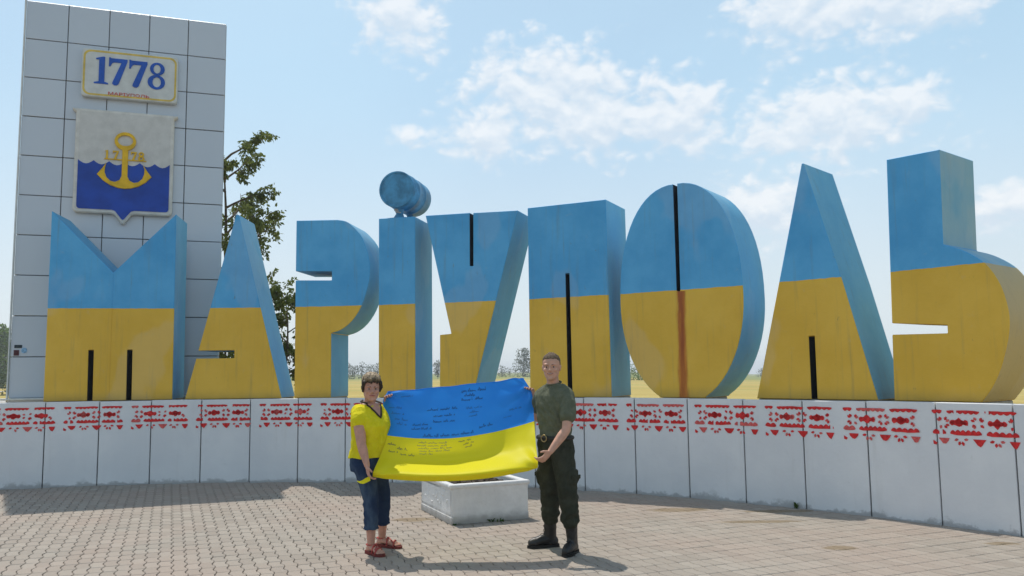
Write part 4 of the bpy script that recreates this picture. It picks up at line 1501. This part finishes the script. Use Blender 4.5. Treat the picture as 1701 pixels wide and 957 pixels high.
def build_woman():
    c0 = V(-1.325, 7.68, 0)
    f = V(.76, -.65, 0).normalized(); r = f.cross(V(0, 0, 1)).normalized()
    root = empty('person', (-1.325, 7.68, 0))
    tag(root, 'woman with short streaked hair in yellow top, cropped jeans and red sandals', 'person')
    inv = Matrix.Translation(-Vector(root.location))
    skin = skin_material('skin_woman', (.52, .28, .205))
    shR, elR, wrR = V(-1.400, 7.560, 1.248), V(-1.352, 7.462, .972), V(-1.288, 7.392, .795)
    shL, elL, wrL = V(-1.225, 7.800, 1.258), V(-1.125, 7.885, 1.10), V(-1.165, 7.795, 1.30)
    hipR, knR, anR = V(-1.352, 7.605, .82), V(-1.285, 7.575, .45), V(-1.283, 7.585, .085)
    hipL, knL, anL = V(-1.275, 7.740, .82), V(-1.205, 7.770, .45), V(-1.232, 7.885, .085)
    rows = [(.76, .172, .118, .150, 0), (.84, .176, .125, .150, 0), (.92, .162, .125, .125, .01), (1.00, .160, .132, .115, .012), (1.07, .162, .155, .115, .012), (1.125, .166, .178, .115, .010),
            (1.185, .166, .160, .112, .005), (1.255, .166, .110, .105, 0), (1.297, .140, .082, .09, -.003), (1.327, .088, .064, .07, -.005), (1.345, .060, .054, .057, -.005)]

    def torso(bm, g, R_):
        loft(bm, [((c0.x + f.x * fo, c0.y + f.y * fo, z), r * (w + g), f * (d + g), b + g) for z, w, d, b, fo in R_], 22)
    bm = bmesh.new()
    torso(bm, -.012, rows)
    hc = V(-1.300, 7.640, 1.350)
    tube(bm, [V(-1.325, 7.678, 1.27), V(-1.315, 7.662, 1.33), V(-1.302, 7.655, 1.43)], [.056, .050, .050], 16)
    face = V(.30, -1, -.05)
    P, hr, hf, hu, k = head(bm, hc, face, V(0.03, -.02, 1), .232, 1.06, 1.10, .9)
    for sh, el, wr in ((shR, elR, wrR), (shL, elL, wrL)):
        tube(bm, [sh - (sh - V(c0.x, c0.y, sh.z)) * .28 - V(0, 0, .02), sh.lerp(el, .15), sh.lerp(el, .45), el], [.034, .048, .054, .042], 14)
        tube(bm, [el, el.lerp(wr, .3), el.lerp(wr, .7), wr], [.041, .042, .032, .025], 14)
    hand(bm, wrR, V(.18, -.12, -.95), V(.9, .30, .05), V(.2, -.9, -.1), .65, .93)
    hand(bm, wrL, V(.0, -.35, .9), V(.3, -.9, -.2), V(.8, .2, .1), .8, .93)
    for hip, kn, an, toe in ((hipR, knR, anR, V(-1.165, 7.452, 0)), (hipL, knL, anL, V(-1.055, 7.800, 0))):
        tube(bm, [hip, hip.lerp(kn, .5), kn], [.078, .064, .050], 14)
        tube(bm, [kn, kn.lerp(an, .32), kn.lerp(an, .7), an], [.053, .056, .042, .033], 14)
        g = V(an.x, an.y, 0); d = toe - g; L_ = d.length; d.normalize(); s_ = d.cross(V(0, 0, 1))
        tube(bm, [an, g + V(0, 0, .05) - d * .01], [.034, .036], 10)
        ell(bm, g - d * .025 + V(0, 0, .047), (.032, .032, .032))
        tube(bm, [g + V(0, 0, .060), g + d * .07 + V(0, 0, .052), g + d * (L_ - .06) + V(0, 0, .038)], [.034, .035, .036], 12, (V(0, 0, 1), .75))
        for q in range(5):
            o = (-.034 + .017 * q); ln = .045 - abs(q - 1.2) * .005
            st = g + d * (L_ - .055) + s_ * o * .95 + V(0, 0, .034)
            tube(bm, [st, st + d * ln * .6 + V(0, 0, .002), st + d * ln + V(0, 0, -.006)], [.0095, .009, .0075] if q else [.012, .012, .010], 8)
    bm.transform(inv)
    me = remeshed(bm, .0042, 3, 'body'); me.materials.append(skin)
    obj('body', me, None, root)
    face_parts(P, k, hr, hf, hu, root, inv, M_lip, M_eye, M_iris)
    # hair: short, swept fringe, dark underneath; blond streaks, sunlit top painted into the crown
    ax = Matrix((hr, hf, hu)).transposed()
    bm = bmesh.new()
    rowsH = [(.060, .060, .001, .085), (.085, .074, .006, .102), (.120, .081, .012, .116), (.150, .085, .048, .122), (.178, .087, .086, .124), (.205, .085, .092, .118), (.232, .074, .078, .100), (.252, .050, .052, .074), (.264, .020, .022, .034)]
    loft(bm, [(P(0, 0, z * k), hr * w * k, hf * max(.006, fr) * k, bk * k) for z, w, fr, bk in rowsH], 26)
    for s_ in (-1, 1):
        tube(bm, [P(.072 * s_, .052, .170), P(.080 * s_, .035, .125), P(.078 * s_, .018, .085)], [.020, .016, .008], 10)
    for q in range(7):
        x = -.055 + .018 * q
        tube(bm, [P(x * .8, .066, .222), P(x, .090, .196), P(x + .016, .094 - abs(x) * .25, .160 + .010 * (q % 3))], [.020, .015, .006], 8)
    bm.transform(inv)
    me = remeshed(bm, .0045, 2, 'hair')
    crown = inv @ P(0, 0, .25 * k)

    def hf_(co, n):
        dv = co - crown
        a = atan2(dv.dot(hr), dv.dot(hf))
        return .006 * noise.noise(Vector((a * 9, (dv.length) * 14, 1))) + .004 * noise.noise(co * 60)
    displace(me, hf_)
    Mh = MatB('hair_streaked_sunlit'); p = Mh.objco()
    nrm = Mh.N('ShaderNodeSeparateXYZ'); Mh.L(p, nrm.inputs[0])
    hz = Mh.ramp(nrm.outputs[2], (inv @ P(0, 0, .165 * k)).z, (inv @ P(0, 0, .215 * k)).z)
    st = Mh.noise(p, 55, 4, .6, (1, 1, .25))
    Mh.col(Mh.mix(Mh.math('MULTIPLY', hz, Mh.ramp(st, .3, .62)), (.028, .018, .012), (.36, .26, .15))); Mh.set(.6, .35)
    me.materials.append(Mh.m)
    obj('hair', me, None, root)
    for s_ in (-1, 1):
        b = bmesh.new()
        tube(b, [inv @ P((.016 + .015 * q) * s_, (.093 - .006 * q * q) * k, (.132 + .003 * (1 if q == 1 else 0)) * k) for q in range(3)], [.002, .003, .0018], 6)
        obj('eyebrow', b, Mh.m, root)
    # yellow top
    Mtop = cloth_material('yellow_top', (.66, .56, .010), (.74, .64, .022), 14)
    bm = bmesh.new()
    torso(bm, .013, rows[1:-2] + [(1.315, .105, .060, .078, -.010)])
    for sh, el, fr in ((shR, elR, .30), (shL, elL, .36)):
        tube(bm, [sh + V(0, 0, -.008) - (sh - V(c0.x, c0.y, sh.z)) * .10, sh.lerp(el, fr * .5), sh.lerp(el, fr)], [.064, .070, .074], 16)
    bm.transform(inv)
    me = remeshed(bm, .0075, 3, 'top')

    def fw(co, n):
        w = co + Vector(root.location)
        a = .018 * (1 - abs(noise.noise(Vector((w.x * 9 - w.z * 7, w.y * 9 + w.z * 3, w.z * 4))))) - .013
        return a + .006 * noise.noise(Vector((w.x * 12, w.y * 12, w.z * 20))) * max(0, 1 - abs(w.z - .93) * 5)
    displace(me, fw)
    me.materials.append(Mtop)
    obj('yellow_top', me, None, root)
    from mathutils.bvhtree import BVHTree
    bvh = BVHTree.FromPolygons([v.co for v in me.vertices], [tuple(p_.vertices) for p_ in me.polygons])
    cc = inv @ V(c0.x, c0.y, 0)

    def on_top(a, z, g):
        hit = bvh.ray_cast(cc + r * a + f * .6 + V(0, 0, z), -f)[0]
        return (hit if hit is not None else cc + r * a + f * .07 + V(0, 0, z)) + f * g + V(0, 0, g * .5)
    ZB, ZT, HWN = 1.196, 1.325, .082
    hwz = lambda z: HWN * ((z - ZB) / (ZT - ZB)) ** .9
    zs = [ZB + (ZT - ZB) * q / 8 for q in range(9)]
    b = bmesh.new()       # dark trim along the V neckline
    pts = [on_top(hwz(z), z, .004) for z in reversed(zs)] + [on_top(-hwz(z), z, .004) for z in zs[1:]]
    pts = [cc - f * .062 + V(0, 0, 1.352) + r * .02, cc + r * .086 - f * .01 + V(0, 0, 1.344)] + pts + [cc - r * .086 - f * .01 + V(0, 0, 1.344), cc - f * .062 + V(0, 0, 1.352) - r * .02]
    tube(b, pts, .0085, 6)
    obj('neck_trim', b, simple('dark_trim', (.045, .030, .022), .8, .2), root, smooth=True)
    b = bmesh.new()       # skin in the V
    gr = [[b.verts.new(on_top(hwz(max(z, ZB + .004)) * u, z, .003)) for u in (-1, -.5, 0, .5, 1)] for z in zs]
    for a_, b2 in zip(gr, gr[1:]):
        for q in range(4): b.faces.new((a_[q], a_[q + 1], b2[q + 1], b2[q]))
    bmesh.ops.recalc_face_normals(b, faces=b.faces)
    obj('neckline_skin', b, skin, root, smooth=True)
    # jeans
    bm = bmesh.new()
    loft(bm, [((c0.x, c0.y, z), r * w, f * d, b_) for z, w, d, b_ in ((.72, .165, .112, .140), (.78, .172, .120, .150), (.84, .170, .122, .146), (.88, .160, .118, .13))], 22)
    for hip, kn, an in ((hipR, knR, anR), (hipL, knL, anL)):
        hem = kn.lerp(an, .63)
        tube(bm, [hip + V(0, 0, -.03), hip.lerp(kn, .45), kn + V(0, 0, .03), kn.lerp(hem, .5), hem], [.104, .088, .067, .064, .061], 18, cap=False)
    bm.transform(inv)
    me = remeshed(bm, .008, 3, 'jeans')

    def fj(co, n):
        w = co + Vector(root.location)
        a = .008 * (1 - abs(noise.noise(Vector((w.x * 9, w.y * 9, w.z * 14))))) - .005
        kz = max(0, 1 - abs(w.z - .45) * 6) + max(0, 1 - abs(w.z - .27) * 8)
        return a + .007 * kz * noise.noise(Vector((w.x * 10, w.y * 10, w.z * 34)))
    displace(me, fj)
    Mj = MatB('denim'); p = Mj.objco()
    fade = Mj.ramp(Mj.noise(p, 5, 4, .6, (1.6, 1.6, .7)), .42, .72)
    cj = Mj.mix(fade, (.016, .032, .075), (.065, .100, .150))
    Mj.col(Mj.mix(Mj.math('MULTIPLY', Mj.noise(p, 240, 2), .35), cj, (.03, .05, .10))); Mj.set(.9, .1); Mj.bump(Mj.noise(p, 300, 2), .3, .001)
    me.materials.append(Mj.m)
    obj('jeans', me, None, root)
    for kn, an in ((knR, anR), (knL, anL)):
        b = bmesh.new(); hem = inv @ kn.lerp(an, .62)
        tube(b, [hem + V(.064 * cos(2 * pi * q / 16), .064 * sin(2 * pi * q / 16), .004 * sin(q * 2.2)) for q in range(17)], .0065, 6, cap=False)
        obj('jeans_hem', b, Mj.m, root, smooth=True)
    # sandals
    Ms = simple('sandal_red', (.36, .055, .045), .5, .2)
    Mso = simple('sandal_sole', (.16, .030, .025), .8, .2)
    for an, toe in ((anR, V(-1.165, 7.452, 0)), (anL, V(-1.055, 7.800, 0))):
        g = V(an.x, an.y, 0); d = toe - g; L_ = d.length; d.normalize(); s_ = d.cross(V(0, 0, 1))
        b = bmesh.new()
        ol = catmull([(-.068, 0), (-.055, .032), (0, .036), (.06, .036), (L_ - .05, .048), (L_, .036), (L_ + .018, 0), (L_, -.036), (L_ - .05, -.048), (.06, -.036), (0, -.036), (-.055, -.032)], 3, True)
        lo = [b.verts.new(inv @ (g + d * x + s_ * y + V(0, 0, .001))) for x, y in ol]
        hi = [b.verts.new(inv @ (g + d * x + s_ * y + V(0, 0, .022 if x > .05 else .030))) for x, y in ol]
        b.faces.new(hi); b.faces.new(list(reversed(lo)))
        for q in range(len(ol)): b.faces.new((lo[q], lo[(q + 1) % len(ol)], hi[(q + 1) % len(ol)], hi[q]))
        sd = obj('sandal', b, Mso, root)
        for x, h_, w_ in ((L_ - .055, .062, .044), (.065, .083, .038)):
            b = bmesh.new()
            tube(b, [inv @ (g + d * (x + .012 * cos(t)) + s_ * w_ * cos(t) * 1.04 + V(0, 0, .018 + (h_ - .012) * sin(t))) for t in [pi * q / 8 for q in range(9)]], .0085, 6, cap=False)
            obj('strap', b, Ms, sd, smooth=True)
        b = bmesh.new()
        tube(b, [inv @ (g - d * .01 + (d * .040 * cos(t) + s_ * .036 * sin(t)) + V(0, 0, .082)) for t in [2 * pi * q / 14 for q in range(15)]], .006, 6, cap=False)
        obj('strap', b, Ms, sd, smooth=True)
        b = bmesh.new()
        tube(b, [inv @ (g + d * (L_ - .055) + s_ * .035 + V(0, 0, .06)), inv @ (g + d * .06 - s_ * .030 + V(0, 0, .078))], .007, 6)
        obj('strap', b, Ms, sd, smooth=True)
    return root


build_man()
build_woman()

# ------------------------------------------------------------------ the flag the two hold
TV = [0, .12, .5, .75, .90, 1.0]
CL = [(-1.172, 7.800, 1.425), (-1.210, 7.760, 1.340), (-1.155, 7.640, 1.040), (-1.205, 7.540, .850), (-1.232, 7.370, .748), (-1.240, 7.405, .698)]
CM = [(-.52, 7.740, 1.476), (-.52, 7.705, 1.362), (-.50, 7.600, 1.012), (-.49, 7.535, .825), (-.48, 7.225, .733), (-.48, 7.300, .668)]
CR = [(.100, 7.960, 1.538), (.172, 7.910, 1.405), (.190, 7.720, 1.145), (.196, 7.500, .960), (.207, 7.310, .812), (.205, 7.345, .765)]


def interp(C, t):
    for i in range(5):
        if t <= TV[i + 1] or i == 4:
            a, b = TV[i], TV[i + 1]; u = min(1, max(0, (t - a) / (b - a)))
            P1, P2 = Vector(C[i]), Vector(C[i + 1])
            m1 = (P2 - Vector(C[i - 1])) / (b - TV[i - 1]) if i > 0 else (P2 - P1) / (b - a)
            m2 = (Vector(C[i + 2]) - P1) / (TV[i + 2] - a) if i < 4 else (P2 - P1) / (b - a)
            h = b - a
            return (2 * u ** 3 - 3 * u * u + 1) * P1 + (u ** 3 - 2 * u * u + u) * h * m1 + (-2 * u ** 3 + 3 * u * u) * P2 + (u ** 3 - u * u) * h * m2


def flag_pt(s, t):
    A, B, C = interp(CL, t), interp(CM, t), interp(CR, t)
    la, lb, lc = (1 - s) * (1 - 2 * s), 4 * s * (1 - s), s * (2 * s - 1)
    p = A * la + B * lb + C * lc
    # wrinkles running from the held corners, soft ripples along the drape
    w = 0
    for cs, ct, ph in ((0, .02, 0), (1, .04, 1.7), (0, .97, 3.1), (1, .97, 4.4)):
        dx, dy = (s - cs) * 1.4, (t - ct) * .95
        rr = sqrt(dx * dx + dy * dy)
        a = atan2(dy, dx)
        w += .019 * sin(a * 7 + ph + 2 * noise.noise((rr * 3, ph, 0))) * math.exp(-rr * 3.4) * min(1, rr * 10)
    w += .006 * noise.noise((s * 4, t * 2.2, 3)) + .0035 * noise.noise((s * 11, t * 5, 9))
    w += .010 * sin(s * 23 + t * 4 + 3 * noise.noise((s * 3, 0, 5))) * math.exp(-t * 6)
    w += .012 * noise.noise((s * 2.2 + t * 1.5, t * 5.5 - s * 1.2, 14))
    return p + Vector((0, -.9, .35)) * w


flag = empty('flag', (-.5, 7.6, 0))
tag(flag, 'blue and yellow flag covered in handwriting, stretched between the two people', 'flag')
finv = Matrix.Translation(-Vector(flag.location))
NSs, NT = 110, 80
bm = bmesh.new()
uvl = bm.loops.layers.uv.new('UVMap')
g = [[bm.verts.new(finv @ flag_pt(i / NSs, j / NT)) for j in range(NT + 1)] for i in range(NSs + 1)]
for i in range(NSs):
    for j in range(NT):
        fc = bm.faces.new((g[i][j], g[i + 1][j], g[i + 1][j + 1], g[i][j + 1]))
        for lp, (a, b) in zip(fc.loops, ((i, j), (i + 1, j), (i + 1, j + 1), (i, j + 1))):
            lp[uvl].uv = (a / NSs, 1 - b / NT)
bmesh.ops.recalc_face_normals(bm, faces=bm.faces)
M_flag = fabric_flag()
cloth = obj('cloth', bm, M_flag, flag, smooth=True)
# hem along the edges
for (a, b) in (((0, 0), (1, 0)), ((0, 1), (1, 1))):
    b_ = bmesh.new()
    uvb = b_.loops.layers.uv.new('UVMap')
    tube(b_, [finv @ flag_pt(a[0] + (b[0] - a[0]) * q / 60, a[1]) for q in range(61)], .0035, 5, cap=False)
    for fc in b_.faces:
        for lp in fc.loops: lp[uvb].uv = (.5, 1 - a[1] * .98 - .01)
    obj('hem', b_, M_flag, cloth, smooth=True)
# loose corner hanging from her hand
b_ = bmesh.new(); uvb = b_.loops.layers.uv.new('UVMap')
rowz = [[Vector((-1.262, 7.372, .705)), Vector((-1.255, 7.372, .668))], [Vector((-1.295, 7.36, .692)), Vector((-1.29, 7.365, .650))], [Vector((-1.325, 7.37, .672)), Vector((-1.318, 7.365, .640))], [Vector((-1.352, 7.38, .662)), Vector((-1.346, 7.37, .645))], [Vector((-1.375, 7.385, .668)), Vector((-1.37, 7.38, .658))]]
vr = [[b_.verts.new(finv @ p_) for p_ in rw] for rw in rowz]
for a, b in zip(vr, vr[1:]):
    fc = b_.faces.new((a[0], b[0], b[1], a[1]))
    for lp in fc.loops: lp[uvb].uv = (.01, .03)
obj('loose_corner', b_, M_flag, cloth)
# handwriting: rows of cursive strokes
M_ink = simple('ink', (.012, .022, .085), .6, .2)
M_ink2 = simple('ink_thin', (.03, .07, .20), .6, .2)


def handwriting(lines, seed, strong):
    rs = random.Random(seed)
    bm = bmesh.new()
    for s0, s1, t, hgt, slope in lines:
        s = s0
        while s < s1:
            wl = rs.uniform(.03, .075)
            if s + wl > s1: wl = s1 - s
            n = max(4, int(wl / .0042))
            pts = []
            amp = 1.0
            for i in range(n + 1):
                if i % 2 == 0: amp = rs.choice((.35, .5, .5, .6, 1.0))
                u = s + wl * i / n + rs.uniform(-.001, .001)
                v = t + slope * (u - s0) - hgt * (amp if i % 2 else rs.uniform(-.12, .12))
                pts.append((u, v))
            pts = catmull(pts, 2)
            hw = .0013 if strong else .0010
            prev = None
            for a, b in zip(pts, pts[1:]):
                d = Vector((b[0] - a[0], (b[1] - a[1]) * .68)); 
                if d.length < 1e-6: continue
                d.normalize(); nx, ny = -d.y * hw / 1.38 , d.x * hw / .95
                q = []
                for (x, y) in ((a[0] + nx, a[1] + ny), (b[0] + nx, b[1] + ny), (b[0] - nx, b[1] - ny), (a[0] - nx, a[1] - ny)):
                    p = flag_pt(min(.999, max(.001, x)), min(.999, max(.001, y)))
                    q.append(bm.verts.new(finv @ (p + Vector((0, -.0028, .0012)))))
                bm.faces.new(q)
            s += wl + rs.uniform(.008, .016)
    obj('handwriting', bm, M_ink if strong else M_ink2, cloth)


handwriting([(.53, .70, .075, .034, -.06), (.55, .62, .115, .03, -.05), (.53, .60, .155, .03, -.05), (.62, .67, .15, .03, -.1)], 1, True)
handwriting([(.30, .50, .235, .024, -.06), (.34, .48, .29, .026, -.04), (.335, .48, .345, .026, -.03)], 2, True)
handwriting([(.56, .66, .235, .022, -.05), (.58, .65, .275, .022, -.05), (.575, .64, .31, .022, -.05)], 3, False)
handwriting([(.04, .13, .20, .025, .1), (.05, .14, .26, .025, .1), (.07, .16, .32, .03, .12), (.08, .15, .37, .03, .1), (.12, .2, .08, .02, 0)], 4, False)
handwriting([(.19, .30, .375, .022, -.08), (.18, .32, .415, .022, -.06)], 5, True)
handwriting([(.26, .60, .485, .032, -.03)], 6, True)
handwriting([(.64, .73, .435, .035, -.12)], 7, True)
handwriting([(.50, .58, .555, .03, -.2), (.53, .60, .59, .03, -.25), (.54, .59, .625, .025, -.25)], 8, True)
handwriting([(.23, .43, .555, .022, -.01), (.22, .42, .587, .022, -.01), (.23, .46, .618, .022, -.03), (.24, .44, .648, .022, -.03), (.24, .33, .68, .022, 0)], 9, False)
handwriting([(.02, .08, .60, .03, .1), (.09, .16, .64, .03, .1), (.04, .10, .68, .026, 0), (.12, .21, .70, .026, .02)], 10, True)
handwriting([(.84, .92, .30, .02, -.1), (.80, .86, .37, .02, -.1)], 11, False)

# ------------------------------------------------------------------ the summer haze
HAZE = 0.0009
bm = bmesh.new()
box(bm, (0, 0, -1.2), (2440, 2440, 22.0))
Mz = bpy.data.materials.new('haze_air'); Mz.use_nodes = True
nt = Mz.node_tree
for n in list(nt.nodes): nt.nodes.remove(n)
vo = nt.nodes.new('ShaderNodeVolumePrincipled'); ou = nt.nodes.new('ShaderNodeOutputMaterial')
vo.inputs['Color'].default_value = (.93, .96, 1.0, 1); vo.inputs['Density'].default_value = HAZE; vo.inputs['Anisotropy'].default_value = .3
nt.links.new(vo.outputs[0], ou.inputs['Volume'])
tag(obj('haze', bm, Mz), kind='stuff')
